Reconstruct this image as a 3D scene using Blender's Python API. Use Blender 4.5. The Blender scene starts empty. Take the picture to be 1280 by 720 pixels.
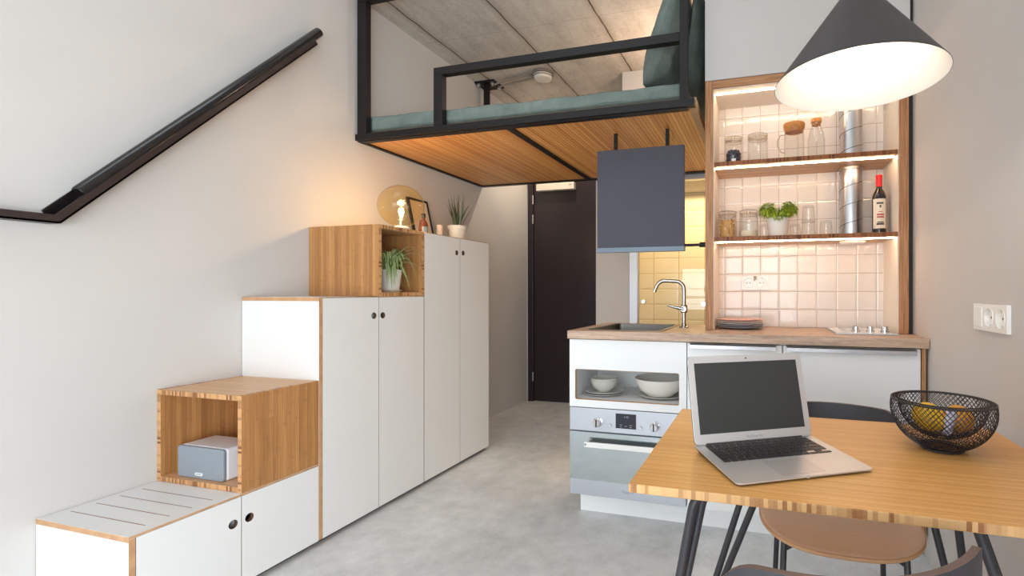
import bpy, bmesh, math, random
from mathutils import Vector, Matrix, noise
random.seed(7)
PI = math.pi
scn = bpy.context.scene
COL = scn.collection

# ------------------------------------------------------------------ colours and materials
def lin(r, g, b):
    def f(c):
        c /= 255.0
        return c / 12.92 if c <= 0.04045 else ((c + 0.055) / 1.055) ** 2.4
    return (f(r), f(g), f(b), 1.0)

class N:
    """small node builder"""
    def __init__(s, name):
        s.mat = bpy.data.materials.new(name); s.mat.use_nodes = True
        s.t = s.mat.node_tree; s.t.nodes.clear()
        s.out = s.t.nodes.new('ShaderNodeOutputMaterial')
    def n(s, typ, **kw):
        nd = s.t.nodes.new(typ)
        for k, v in kw.items(): setattr(nd, k, v)
        return nd
    def link(s, a, b): s.t.links.new(a, b)
    def put(s, inp, v):
        if hasattr(v, 'is_output'): s.link(v, inp)
        else: inp.default_value = v
    def math(s, op, a, b=0.0, c=None):
        nd = s.n('ShaderNodeMath', operation=op)
        s.put(nd.inputs[0], a); s.put(nd.inputs[1], b)
        if c is not None: s.put(nd.inputs[2], c)
        return nd.outputs[0]
    def xyz(s):
        tc = s.n('ShaderNodeTexCoord'); sp = s.n('ShaderNodeSeparateXYZ')
        s.link(tc.outputs['Object'], sp.inputs[0])
        s.obj = tc.outputs['Object']
        return sp.outputs[0], sp.outputs[1], sp.outputs[2]
    def comb(s, x, y, z):
        nd = s.n('ShaderNodeCombineXYZ')
        for i, v in enumerate((x, y, z)): s.put(nd.inputs[i], v)
        return nd.outputs[0]
    def noise(s, vec, scale, detail=3.0, rough=0.55):
        nd = s.n('ShaderNodeTexNoise')
        s.put(nd.inputs['Vector'], vec); nd.inputs['Scale'].default_value = scale
        nd.inputs['Detail'].default_value = detail; nd.inputs['Roughness'].default_value = rough
        return nd.outputs['Fac']
    def white(s, w):
        nd = s.n('ShaderNodeTexWhiteNoise', noise_dimensions='1D'); s.put(nd.inputs['W'], w)
        return nd.outputs['Value']
    def white2(s, x, y):
        nd = s.n('ShaderNodeTexWhiteNoise', noise_dimensions='2D'); s.put(nd.inputs['Vector'], s.comb(x, y, 0.0))
        return nd.outputs['Value']
    def ramp(s, fac, stops):
        nd = s.n('ShaderNodeValToRGB'); s.link(fac, nd.inputs[0])
        el = nd.color_ramp.elements
        while len(el) < len(stops): el.new(0.5)
        for e, (p, c) in zip(el, stops): e.position = p; e.color = c
        return nd.outputs[0]
    def mix(s, fac, a, b):
        nd = s.n('ShaderNodeMix', data_type='RGBA')
        s.put(nd.inputs[0], fac); s.put(nd.inputs[6], a); s.put(nd.inputs[7], b)
        return nd.outputs[2]
    def bump(s, h, strength=0.3, dist=0.002):
        nd = s.n('ShaderNodeBump'); s.link(h, nd.inputs['Height'])
        nd.inputs['Strength'].default_value = strength; nd.inputs['Distance'].default_value = dist
        return nd.outputs[0]
    def bsdf(s, col, rough=0.5, metal=0.0, spec=0.5, normal=None, emit=None, estr=0.0, coat=0.0, trans=0.0):
        p = s.n('ShaderNodeBsdfPrincipled')
        s.put(p.inputs['Base Color'], col); s.put(p.inputs['Roughness'], rough)
        p.inputs['Metallic'].default_value = metal; p.inputs['Specular IOR Level'].default_value = spec
        if normal is not None: s.link(normal, p.inputs['Normal'])
        if emit is not None:
            s.put(p.inputs['Emission Color'], emit); p.inputs['Emission Strength'].default_value = estr
        if coat: p.inputs['Coat Weight'].default_value = coat
        if trans: p.inputs['Transmission Weight'].default_value = trans
        s.link(p.outputs[0], s.out.inputs[0])
        return s.mat

def plain(name, col, rough=0.5, metal=0.0, spec=0.5, var=0.04, scale=12.0, bump=0.0, coat=0.0):
    m = N(name); m.xyz()
    f = m.noise(m.obj, scale)
    c1 = tuple(min(1, c * (1 - var)) for c in col[:3]) + (1,); c2 = tuple(min(1, c * (1 + var)) for c in col[:3]) + (1,)
    c = m.ramp(f, [(0.3, c1), (0.7, c2)])
    nb = None
    if bump: nb = m.bump(m.noise(m.obj, scale * 8), bump, 0.002)
    return m.bsdf(c, rough, metal, spec, nb, coat=coat)

def bamboo(name, light, dark, mode, w=0.02, rough=0.38, knots=True, fine=0.5):
    """strips side by side with a fine grain; mode gives the directions across and along"""
    m = N(name); x, y, z = m.xyz()
    if mode == 'upright': a, l = m.math('ADD', x, y), z
    elif mode == 'along_x': a, l = m.math('ADD', y, z), x
    else: a, l = m.math('ADD', x, z), y
    sid = m.math('FLOOR', m.math('DIVIDE', a, w))
    r = m.white(sid)
    lane = m.math('ADD', l, m.math('MULTIPLY', r, 7.3))
    seg = m.white2(sid, m.math('FLOOR', m.math('DIVIDE', lane, 4.0)))
    g = m.noise(m.comb(m.math('MULTIPLY', a, 260.0), m.math('MULTIPLY', lane, 7.0), 0.0), 1.0, 4.0)
    g2 = m.noise(m.comb(m.math('MULTIPLY', a, 50.0), m.math('MULTIPLY', lane, 2.0), 0.0), 1.0, 2.0)
    v = m.math('ADD', m.math('MULTIPLY', seg, 0.30), m.math('ADD', m.math('MULTIPLY', g, fine * 1.1), m.math('MULTIPLY', g2, 0.3)))
    ln = m.math('LESS_THAN', m.math('FRACT', m.math('DIVIDE', a, w)), 0.07)
    v = m.math('SUBTRACT', v, m.math('MULTIPLY', ln, 0.16))
    if knots:
        kn = m.math('FRACT', m.math('DIVIDE', lane, 0.23))
        k = m.math('LESS_THAN', m.math('ABSOLUTE', m.math('SUBTRACT', kn, 0.5)), 0.022)
        v = m.math('SUBTRACT', v, m.math('MULTIPLY', k, m.math('MULTIPLY', seg, 0.10)))
    c = m.ramp(v, [(0.18, dark), (0.85, light)])
    return m.bsdf(c, rough, 0.0, 0.4, m.bump(g, 0.06, 0.001))

def blocks(name, light, dark, axis, w=0.013, rough=0.5):
    """end grain of laminated bamboo: little blocks of changing tone"""
    m = N(name); c3 = m.xyz()
    a = c3[axis]
    sid = m.math('FLOOR', m.math('DIVIDE', a, w))
    r = m.white(sid); r2 = m.white(m.math('FLOOR', m.math('DIVIDE', a, w * 4.3)))
    g = m.noise(m.obj, 300.0, 3.0)
    v = m.math('ADD', m.math('MULTIPLY', r, 0.5), m.math('ADD', m.math('MULTIPLY', r2, 0.25), m.math('MULTIPLY', g, 0.25)))
    return m.bsdf(m.ramp(v, [(0.15, dark), (0.55, light), (1.0, light)]), rough, 0, 0.3)

def layered(name, light, dark, rough=0.45, s3=(160.0, 40.0, 6.0)):
    """plywood edge: long fine layers; runs along the longest direction of every board"""
    m = N(name); x, y, z = m.xyz()
    g = m.noise(m.comb(*[m.math('MULTIPLY', c, k) for c, k in zip((x, y, z), s3)]), 1.0, 3.0)
    return m.bsdf(m.ramp(g, [(0.3, dark), (0.7, light)]), rough, 0, 0.3)

def glassy(name, tint=(1, 1, 1, 1), ior=1.45, rough=0.0, boost=1.0):
    """thin clear glass: see-through tint plus a mirror-like coat that grows towards the rim"""
    m = N(name)
    f = m.n('ShaderNodeLayerWeight')
    f0 = ((ior - 1) / (ior + 1)) ** 2
    fac = m.math('MULTIPLY', m.math('ADD', f0, m.math('MULTIPLY', m.math('POWER', f.outputs['Facing'], 4.5), .8)), boost)
    tr = m.n('ShaderNodeBsdfTransparent'); tr.inputs[0].default_value = tint
    gl = m.n('ShaderNodeBsdfGlossy'); gl.inputs['Roughness'].default_value = rough
    mx = m.n('ShaderNodeMixShader')
    m.link(fac, mx.inputs[0]); m.link(tr.outputs[0], mx.inputs[1]); m.link(gl.outputs[0], mx.inputs[2])
    m.link(mx.outputs[0], m.out.inputs[0])
    return m.mat

def glow(name, col, strength):
    m = N(name)
    return m.bsdf((0.9, 0.9, 0.9, 1), 0.5, emit=col, estr=strength)

MT = {}
MT['wall'] = plain('wall_paint', lin(204, 199, 195), 0.85, spec=0.2, var=0.012, scale=3, bump=0.02)
MT['white_panel'] = plain('white_laminate', lin(230, 229, 228), 0.42, var=0.008, scale=4)
MT['white_gloss'] = plain('white_gloss', lin(240, 240, 240), 0.22, var=0.006, scale=4)
MT['cream'] = plain('cream_laminate', lin(238, 228, 214), 0.45, var=0.01, scale=4)
MT['plastic'] = plain('white_plastic', lin(242, 240, 236), 0.3, var=0.006)
MT['plastic_dark'] = plain('dark_plastic', lin(40, 40, 42), 0.4, var=0.03)
MT['bam_v'] = bamboo('bamboo_upright', lin(204, 150, 94), lin(128, 78, 40), 'upright', 0.019)
MT['bam_flat'] = bamboo('bamboo_flat', lin(220, 176, 130), lin(180, 128, 84), 'along_x', 0.019)
MT['bam_table'] = bamboo('bamboo_tabletop', lin(236, 182, 112), lin(202, 138, 70), 'along_x', 0.0055, 0.33, True, 0.5)
for i_, n_ in enumerate('xyz'):
    MT['bam_edge_' + n_] = blocks('bamboo_end_grain', lin(206, 155, 106), lin(128, 82, 50), i_, 0.0085)
    MT['table_edge_' + n_] = blocks('table_end_grain', lin(212, 166, 114), lin(148, 96, 56), i_, 0.0085)
    MT['shelf_edge_' + n_] = blocks('shelf_end_grain', lin(150, 92, 55), lin(88, 48, 26), i_, 0.007)
BE = ['bam_edge_x', 'bam_edge_y', 'bam_edge_z']; TE = ['table_edge_x', 'table_edge_y', 'table_edge_z']; SE = ['shelf_edge_x', 'shelf_edge_y', 'shelf_edge_z']
MT['ply_edge'] = layered('ply_edge', lin(206, 162, 122), lin(184, 138, 100), s3=(20.0, 20.0, 20.0))
MT['niche_wood'] = layered('niche_wood', lin(204, 152, 108), lin(140, 94, 62))
MT['niche_wood_flat'] = layered('niche_wood_flat', lin(204, 152, 108), lin(140, 94, 62), s3=(6.0, 40.0, 160.0))
MT['hole_edge'] = plain('hole_edge', lin(110, 82, 66), 0.6)
MT['groove'] = plain('groove', lin(150, 118, 100), 0.6)
MT['shade_dark'] = plain('painted_shade', lin(50, 44, 42), 0.7)  # dark colour standing in for shade in gaps and closed cabinets
MT['black_steel'] = plain('black_steel', lin(22, 18, 19), 0.45, metal=0.0, spec=0.35, var=0.1, scale=20)
MT['rail_black'] = plain('rail_black', lin(26, 22, 22), 0.22, spec=0.6, var=0.1, scale=20)
MT['rail_brown'] = plain('rail_brown', lin(46, 34, 33), 0.4, spec=0.5, var=0.08, scale=20)
MT['chair_black'] = plain('chair_black', lin(52, 50, 55), 0.42, var=0.08, scale=30)
MT['board'] = plain('board_coat', lin(78, 79, 90), 0.55, spec=0.3, var=0.03, scale=5)
MT['board_edge'] = plain('board_lip', lin(120, 135, 152), 0.4, var=0.03)
MT['door'] = plain('door_paint', lin(44, 34, 38), 0.3, spec=0.55, var=0.04)
MT['steel'] = plain('steel', lin(205, 207, 212), 0.3, metal=1.0, var=0.03, scale=8)
MT['steel_soft'] = plain('steel_soft', lin(196, 199, 206), 0.5, metal=0.85, var=0.03, scale=8)
MT['chrome'] = plain('chrome', lin(215, 215, 215), 0.12, metal=1.0, var=0.02)
MT['tap_steel'] = plain('tap_steel', lin(185, 180, 175), 0.22, metal=1.0, var=0.03)
MT['sink_steel'] = plain('sink_steel', lin(112, 108, 104), 0.4, metal=1.0, var=0.03)
MT['alu'] = plain('aluminium', lin(186, 185, 188), 0.35, metal=0.9, var=0.02)
MT['oven_glass'] = plain('oven_glass', lin(206, 216, 220), 0.09, metal=0.92, spec=0.6, var=0.02)
MT['display'] = plain('display_glass', lin(44, 46, 56), 0.12, var=0.02)
MT['mark'] = plain('grey_marking', lin(150, 152, 160), 0.5)
MT['mark_white'] = plain('white_marking', lin(225, 228, 232), 0.5)
MT['laptop'] = plain('laptop_alu', lin(208, 204, 203), 0.36, metal=0.55, var=0.01)
MT['laptop_edge'] = plain('laptop_edge', lin(70, 68, 70), 0.4, metal=0.5)
MT['screen'] = plain('dark_screen', lin(58, 58, 57), 0.25, spec=0.3, var=0.03, scale=5)
MT['key'] = plain('black_key', lin(36, 33, 34), 0.45)
MT['trackpad'] = plain('trackpad', lin(196, 192, 191), 0.3, metal=0.5, var=0.01)
MT['ceramic'] = plain('white_ceramic', lin(236, 232, 224), 0.22, var=0.01)
MT['ceramic_grey'] = plain('grey_ceramic', lin(205, 203, 196), 0.25, var=0.02)
MT['pot_white'] = plain('white_pot', lin(232, 228, 220), 0.45, var=0.015)
MT['soil'] = plain('potting_soil', lin(58, 44, 34), 0.9, var=0.3, scale=90, bump=0.5)
MT['leaf'] = plain('leaf_green', lin(104, 142, 66), 0.42, var=0.22, scale=16)
MT['leaf_pale'] = plain('leaf_pale', lin(196, 204, 150), 0.45, var=0.08, scale=16)
MT['snake'] = plain('snake_leaf', lin(74, 82, 58), 0.45, var=0.3, scale=26)
MT['herb'] = plain('herb_green', lin(158, 178, 48), 0.45, var=0.25, scale=30)
MT['herb_dark'] = plain('herb_dark', lin(106, 136, 30), 0.5, var=0.2, scale=30)
MT['cork'] = plain('cork', lin(196, 128, 66), 0.6, var=0.15, scale=60)
MT['glass'] = glassy('clear_glass', (0.985, 0.985, 0.98, 1), 1.5, boost=1.1)
MT['glass_pane'] = glassy('pane_glass', (0.97, 0.98, 0.97, 1), 1.38)
MT['amber'] = glassy('amber_glass', (0.985, 0.91, 0.71, 1), 1.45)
MT['wine'] = plain('wine_glass', lin(26, 16, 16), 0.08, spec=0.7)
MT['capsule'] = plain('red_capsule', lin(214, 30, 30), 0.35)
MT['label'] = plain('paper_label', lin(238, 222, 200), 0.6, var=0.02)
MT['ink'] = plain('label_ink', lin(70, 60, 58), 0.6)
MT['ink_red'] = plain('label_ink_red', lin(190, 88, 80), 0.6)
MT['pasta'] = plain('pasta', lin(222, 170, 96), 0.6, var=0.12, scale=40)
MT['pasta_light'] = plain('pasta_light', lin(244, 214, 156), 0.6)
MT['pasta_dark'] = plain('pasta_dark', lin(176, 108, 52), 0.6)
MT['flour'] = plain('flour', lin(240, 226, 200), 0.9, var=0.03, scale=60)
MT['berry'] = plain('dark_berry', lin(52, 46, 66), 0.4, var=0.2, scale=60)
MT['wire'] = plain('clamp_wire', lin(176, 160, 140), 0.3, metal=0.9)
MT['rubber'] = plain('jar_rubber', lin(236, 214, 186), 0.6)
MT['pink_plate'] = plain('pink_plate', lin(240, 190, 178), 0.3)
MT['blue_plate'] = plain('blue_grey_plate', lin(170, 173, 181), 0.35)
MT['white_plate'] = plain('pale_plate', lin(236, 224, 216), 0.3)
MT['yellow'] = plain('fruit_yellow', lin(236, 186, 22), 0.45, var=0.1, scale=18, bump=0.15)
MT['yellow_deep'] = plain('fruit_deep_yellow', lin(222, 150, 16), 0.45, var=0.1, scale=18, bump=0.15)
MT['lilac'] = plain('lilac_paper', lin(206, 204, 228), 0.7, var=0.05, scale=20)
MT['basket'] = plain('basket_wire', lin(40, 35, 38), 0.45, var=0.05)
MT['veneer'] = bamboo('seat_veneer', lin(241, 219, 202), lin(226, 198, 176), 'along_x', 0.09, 0.36, False, 0.25)
MT['veneer_edge'] = plain('seat_edge', lin(206, 158, 116), 0.5)
MT['lamp_out'] = plain('lamp_grey', lin(66, 62, 62), 0.5, spec=0.4, var=0.03, scale=6)
MT['lamp_in'] = plain('lamp_white', lin(248, 244, 236), 0.55, var=0.005)
MT['bulb'] = glow('bulb_warm', (1.0, 0.84, 0.62, 1), 2.5)
MT['bulb_amber'] = glow('bulb_amber', (1.0, 0.72, 0.36, 1), 60)
MT['led'] = glow('led_strip', (1.0, 0.73, 0.47, 1), 62)
MT['grey_grille'] = plain('speaker_grille', lin(136, 142, 150), 0.6, var=0.03, scale=200)
MT['speaker_body'] = plain('speaker_white', lin(226, 224, 228), 0.3, var=0.01)
MT['frame_black'] = plain('frame_black', lin(34, 28, 28), 0.4)
MT['print'] = plain('print_paper', lin(226, 206, 190), 0.7, var=0.05, scale=25)
MT['amber_bottle'] = plain('orange_bottle', lin(112, 62, 44), 0.2, var=0.1)
MT['candle'] = plain('candle_wax', lin(240, 214, 200), 0.6, var=0.03)
MT['detector'] = plain('detector_white', lin(222, 214, 202), 0.45, var=0.03)
MT['detector_grey'] = plain('detector_grey', lin(122, 112, 104), 0.5)
MT['conduit'] = plain('conduit_grey', lin(150, 138, 126), 0.45, metal=0.3)
MT['tan_board'] = plain('tan_board', lin(176, 148, 116), 0.6, var=0.08, scale=14)

def m_fabric():
    m = N('sage_fabric'); x, y, z = m.xyz()
    w = m.n('ShaderNodeTexWave'); w.inputs['Scale'].default_value = 55; w.inputs['Distortion'].default_value = 4
    w.inputs['Detail'].default_value = 2
    m.link(m.obj, w.inputs['Vector'])
    n1 = m.noise(m.obj, 220, 2); n2 = m.noise(m.obj, 9, 3)
    h = m.math('ADD', m.math('MULTIPLY', w.outputs['Fac'], 0.5), m.math('ADD', m.math('MULTIPLY', n1, 0.3), n2))
    c = m.ramp(n2, [(0.3, lin(108, 119, 113)), (0.7, lin(130, 140, 133))])
    return m.bsdf(c, 0.85, 0, 0.15, m.bump(h, 0.5, 0.006))
MT['fabric'] = m_fabric()

def m_floor():
    m = N('polished_concrete'); m.xyz()
    n1 = m.noise(m.obj, 1.6, 6, 0.62); n2 = m.noise(m.obj, 9, 8, 0.7); n3 = m.noise(m.obj, 90, 3)
    v = m.math('ADD', m.math('MULTIPLY', n1, 0.45), m.math('ADD', m.math('MULTIPLY', n2, 0.45), m.math('MULTIPLY', n3, 0.1)))
    c = m.ramp(v, [(0.32, lin(176, 177, 179)), (0.5, lin(207, 208, 209)), (0.66, lin(230, 231, 232))])
    return m.bsdf(c, m.math('ADD', 0.34, m.math('MULTIPLY', n2, 0.2)), 0, 0.35, m.bump(n2, 0.04, 0.002))
MT['floor'] = m_floor()

def m_concrete():
    m = N('cast_concrete'); x, y, z = m.xyz()
    n1 = m.noise(m.obj, 1.3, 6, 0.65); n2 = m.noise(m.comb(m.math('MULTIPLY', x, 9), m.math('MULTIPLY', y, 2.2), 0.0), 1.0, 6, 0.68)
    n3 = m.noise(m.obj, 45, 4, 0.7)
    wob = m.math('MULTIPLY', m.math('SUBTRACT', m.noise(m.comb(0.0, y, 3.0), 5.0, 6), 0.5), 0.028)
    u = m.math('DIVIDE', m.math('ADD', m.math('ADD', x, 1.045), wob), 0.6)
    d = m.math('ABSOLUTE', m.math('SUBTRACT', m.math('FRACT', m.math('ADD', u, 0.5)), 0.5))   # 0 on a joint
    joint = m.math('LESS_THAN', d, m.math('MULTIPLY', m.noise(m.comb(m.math('FLOOR', u), y, 9.0), 9.0, 4), 0.017))
    
    h2 = m.n('ShaderNodeMapRange'); m.link(d, h2.inputs[0]); h2.inputs[1].default_value = 0.0; h2.inputs[2].default_value = 0.09
    h2.inputs[3].default_value = 1.0; h2.inputs[4].default_value = 0.0
    stain = m.math('MULTIPLY', h2.outputs[0], m.math('MULTIPLY', n2, 0.9))
    v = m.math('ADD', m.math('MULTIPLY', n1, 0.42), m.math('ADD', m.math('MULTIPLY', n2, 0.34), m.math('MULTIPLY', n3, 0.24)))
    c = m.ramp(v, [(0.3, lin(146, 136, 128)), (0.5, lin(198, 188, 179)), (0.7, lin(226, 219, 211))])
    c = m.mix(stain, c, lin(150, 128, 108))
    crossj = m.math('LESS_THAN', m.math('ABSOLUTE', m.math('SUBTRACT', m.math('FRACT', m.math('DIVIDE', m.math('ADD', y, m.math('MULTIPLY', wob, 0.6)), 0.85)), 0.5)), 0.004)
    c = m.mix(m.math('MULTIPLY', crossj, 0.22), c, lin(120, 104, 90))
    c = m.mix(m.math('MULTIPLY', joint, 0.85), c, lin(74, 58, 46))
    h = m.math('SUBTRACT', m.math('MULTIPLY', n3, 0.3), m.math('MULTIPLY', joint, 1.0))
    return m.bsdf(c, 0.85, 0, 0.2, m.bump(h, 0.4, 0.006))
MT['concrete'] = m_concrete()

def m_tile(name, p, base, grout, relief, q=None, rough=0.16):
    q = q or p
    m = N(name); x, y, z = m.xyz()
    ux = m.math('DIVIDE', x, p); uz = m.math('DIVIDE', z, q)
    ix, iz = m.math('FLOOR', ux), m.math('FLOOR', uz)
    fx = m.math('SUBTRACT', m.math('FRACT', ux), 0.5); fz = m.math('SUBTRACT', m.math('FRACT', uz), 0.5)
    ex = m.math('MAXIMUM', m.math('ABSOLUTE', fx), m.math('ABSOLUTE', fz))
    gr = m.math('GREATER_THAN', ex, 0.487)
    r = m.white2(ix, iz); r2 = m.white2(m.math('ADD', ix, 31.7), iz)
    ang = m.math('MULTIPLY', m.math('FLOOR', m.math('MULTIPLY', r, 4.0)), PI / 4)
    t = m.math('ADD', m.math('MULTIPLY', fx, m.math('COSINE', ang)), m.math('MULTIPLY', fz, m.math('SINE', ang)))
    st = m.math('GREATER_THAN', m.math('SINE', m.math('MULTIPLY', t, m.math('ADD', 9.0, m.math('MULTIPLY', r2, 16.0)))), 0.5)
    st = m.math('MULTIPLY', st, m.math('GREATER_THAN', r2, 0.35))
    wav = m.noise(m.obj, 26, 2)
    edge = m.n('ShaderNodeMapRange'); m.link(ex, edge.inputs[0]); edge.inputs[1].default_value = 0.42; edge.inputs[2].default_value = 0.49
    edge.inputs[3].default_value = 1.0; edge.inputs[4].default_value = 0.0
    h = m.math('ADD', m.math('MULTIPLY', st, relief), m.math('ADD', m.math('MULTIPLY', wav, 0.9), edge.outputs[0]))
    shade = tuple(c * 0.94 for c in base[:3]) + (1,)
    c = m.mix(r, base, shade); c = m.mix(gr, c, grout)
    return m.bsdf(c, rough, 0, 0.5, m.bump(h, 0.45, 0.003))
MT['tile'] = m_tile('relief_tile', 0.0985, lin(234, 226, 219), lin(180, 154, 138), 0.7, rough=0.08)
MT['bath_tile'] = m_tile('bath_tile', 0.24, lin(236, 226, 204), lin(196, 170, 120), 0.0, 0.145)

def m_worktop():
    m = N('worktop_oak'); x, y, z = m.xyz()
    g = m.noise(m.comb(m.math('MULTIPLY', x, 5.0), m.math('MULTIPLY', y, 60.0), m.math('MULTIPLY', z, 90.0)), 1.0, 5, 0.65)
    g2 = m.noise(m.comb(m.math('MULTIPLY', x, 26.0), m.math('MULTIPLY', y, 160.0), m.math('MULTIPLY', z, 220.0)), 1.0, 3)
    v = m.math('ADD', m.math('MULTIPLY', g, 0.65), m.math('MULTIPLY', g2, 0.35))
    c = m.ramp(v, [(0.3, lin(158, 128, 108)), (0.55, lin(200, 170, 148)), (0.75, lin(222, 196, 174))])
    return m.bsdf(c, 0.42, 0, 0.4, m.bump(v, 0.05, 0.001))
MT['worktop'] = m_worktop()

def m_loft():
    m = N('loft_underside'); x, y, z = m.xyz()
    sid = m.math('FLOOR', m.math('DIVIDE', x, 0.021)); r = m.white(sid)
    g = m.noise(m.comb(m.math('MULTIPLY', x, 150.0), m.math('MULTIPLY', y, 2.5), 0.0), 1.0, 3)
    v = m.math('ADD', m.math('MULTIPLY', r, 0.45), m.math('MULTIPLY', g, 0.6))
    c = m.ramp(v, [(0.2, lin(196, 130, 66)), (0.85, lin(246, 190, 118))])
    gx = m.math('LESS_THAN', m.math('FRACT', m.math('DIVIDE', x, 0.022)), 0.18)
    gy = m.math('LESS_THAN', m.math('FRACT', m.math('DIVIDE', y, 0.022)), 0.18)
    hole = m.math('MAXIMUM', gx, gy)
    c = m.mix(m.math('MULTIPLY', hole, 0.75), c, lin(120, 70, 34))
    return m.bsdf(c, 0.45, 0, 0.35, m.bump(m.math('SUBTRACT', 1.0, hole), 0.15, 0.001))
MT['loft'] = m_loft()

# ------------------------------------------------------------------ mesh building
class M:
    def __init__(s): s.v = []; s.f = []; s.m = []; s.s = []
    def add(s, vs, fs, mat=0, smooth=False):
        o = len(s.v); s.v += [tuple(v) for v in vs]
        for i, f in enumerate(fs):
            s.f.append(tuple(o + k for k in f)); s.m.append(mat[i] if isinstance(mat, (list, tuple)) else mat); s.s.append(smooth)
        return s
    def box(s, lo, hi, mat=0):
        x0, y0, z0 = lo; x1, y1, z1 = hi
        vs = [(x0,y0,z0),(x1,y0,z0),(x1,y1,z0),(x0,y1,z0),(x0,y0,z1),(x1,y0,z1),(x1,y1,z1),(x0,y1,z1)]
        fs = [(3,2,1,0),(4,5,6,7),(0,1,5,4),(1,2,6,5),(2,3,7,6),(3,0,4,7)]   # -z +z -y +x +y -x
        return s.add(vs, fs, mat)
    def panel(s, lo, hi):
        """board: slot 0 on its two faces, slots 1-3 on edges that run along x, y, z"""
        d = [hi[i] - lo[i] for i in range(3)]; t = d.index(min(d))
        ax = [2, 2, 1, 0, 1, 0]
        return s.box(lo, hi, [0 if a == t else 1 + (3 - a - t) for a in ax])
    def tube(s, pts, r, n=10, mat=0, caps=True, closed=False, smooth=True):
        P = [Vector(p) for p in pts]; k = len(P)
        R = r if isinstance(r, (list, tuple)) else [r] * k
        vs = []; prev = None
        for i in range(k):
            if closed: t = P[(i + 1) % k] - P[i - 1]
            elif i == 0: t = P[1] - P[0]
            elif i == k - 1: t = P[-1] - P[-2]
            else: t = (P[i + 1] - P[i]).normalized() + (P[i] - P[i - 1]).normalized()
            t.normalize()
            if prev is None:
                a = Vector((0, 0, 1)) if abs(t.z) < 0.9 else Vector((1, 0, 0))
                u = t.cross(a).normalized()
            else:
                u = (prev - t * prev.dot(t)).normalized()
            prev = u; w = t.cross(u)
            for j in range(n):
                an = 2 * PI * j / n
                vs.append(P[i] + (u * math.cos(an) + w * math.sin(an)) * R[i])
        fs = []
        for i in range(k if closed else k - 1):
            a, b = i * n, ((i + 1) % k) * n
            for j in range(n): fs.append((a + j, a + (j + 1) % n, b + (j + 1) % n, b + j))
        s.add(vs, fs, mat, smooth)
        if caps and not closed:
            s.add(vs[:n], [tuple(range(n - 1, -1, -1))], mat); s.add(vs[-n:], [tuple(range(n))], mat)
        return s
    def lathe(s, prof, c=(0, 0, 0), n=32, mat=0, cap0=False, cap1=False, smooth=True, axis='z'):
        def pos(r, h, a):
            p = (r * math.cos(a), r * math.sin(a), h)
            if axis == 'x': p = (p[2], p[0], p[1])
            elif axis == 'y': p = (p[1], p[2], p[0])
            return (c[0] + p[0], c[1] + p[1], c[2] + p[2])
        vs = []; fs = []
        for r, h in prof:
            for j in range(n): vs.append(pos(r, h, 2 * PI * j / n))
        for i in range(len(prof) - 1):
            for j in range(n):
                fs.append((i * n + j, i * n + (j + 1) % n, (i + 1) * n + (j + 1) % n, (i + 1) * n + j))
        s.add(vs, fs, mat, smooth)
        if cap0: s.add(vs[:n], [tuple(range(n - 1, -1, -1))], mat)
        if cap1: s.add(vs[-n:], [tuple(range(n))], mat)
        return s
    def prism(s, poly, o, eu, ev, ew, depth, mat=0, side=None, smooth=False):
        """polygon in (eu,ev) from origin o, extruded along ew"""
        o, eu, ev, ew = map(Vector, (o, eu, ev, ew)); n = len(poly)
        a = [o + eu * p[0] + ev * p[1] for p in poly]; b = [p + ew * depth for p in a]
        s.add(a, [tuple(range(n))], mat); s.add(b, [tuple(range(n - 1, -1, -1))], mat)
        s.add(a + b, [(i, (i + 1) % n, n + (i + 1) % n, n + i) for i in range(n)], mat if side is None else side, smooth)
        return s
    def holed(s, o, eu, ev, ew, outer, hole, depth, mat=0, edge=1):
        """board between outer=(w,h) rectangle corners and a hole polygon; hole given counter-clockwise in (eu,ev)"""
        o, eu, ev, ew = map(Vector, (o, eu, ev, ew)); w, h = outer; n = len(hole)
        cx = sum(p[0] for p in hole) / n; cy = sum(p[1] for p in hole) / n
        ring = []
        for px, py in hole:                     # shoot each hole vertex out to the rectangle
            dx, dy = px - cx, py - cy
            ts = []
            if dx > 1e-9: ts.append((w - cx) / dx)
            if dx < -1e-9: ts.append(-cx / dx)
            if dy > 1e-9: ts.append((h - cy) / dy)
            if dy < -1e-9: ts.append(-cy / dy)
            t = min(ts); ring.append((cx + dx * t, cy + dy * t))
        for cor in ((0, 0), (w, 0), (w, h), (0, h)):    # snap nearest ring vertex to each corner
            i = min(range(n), key=lambda k: (ring[k][0] - cor[0]) ** 2 + (ring[k][1] - cor[1]) ** 2); ring[i] = cor
        def lay(d): return [o + eu * p[0] + ev * p[1] + ew * d for p in hole], [o + eu * p[0] + ev * p[1] + ew * d for p in ring]
        h0, r0 = lay(0); h1, r1 = lay(depth)
        q = [(i, (i + 1) % n, n + (i + 1) % n, n + i) for i in range(n)]
        s.add(h0 + r0, q, mat); s.add(h1 + r1, q, mat); s.add(h0 + h1, q, edge, True); s.add(r0 + r1, q, edge)
        return s
    def grid(s, fn, nu, nv, mat=0, smooth=True, wrap=False):
        vs = [fn(i / (nu - (0 if wrap else 1)), j / (nv - 1)) for i in range(nu) for j in range(nv)]
        fs = []
        for i in range(nu if wrap else nu - 1):
            for j in range(nv - 1):
                a, b = i * nv, ((i + 1) % nu) * nv
                fs.append((a + j, b + j, b + j + 1, a + j + 1))
        return s.add(vs, fs, mat, smooth)

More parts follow.
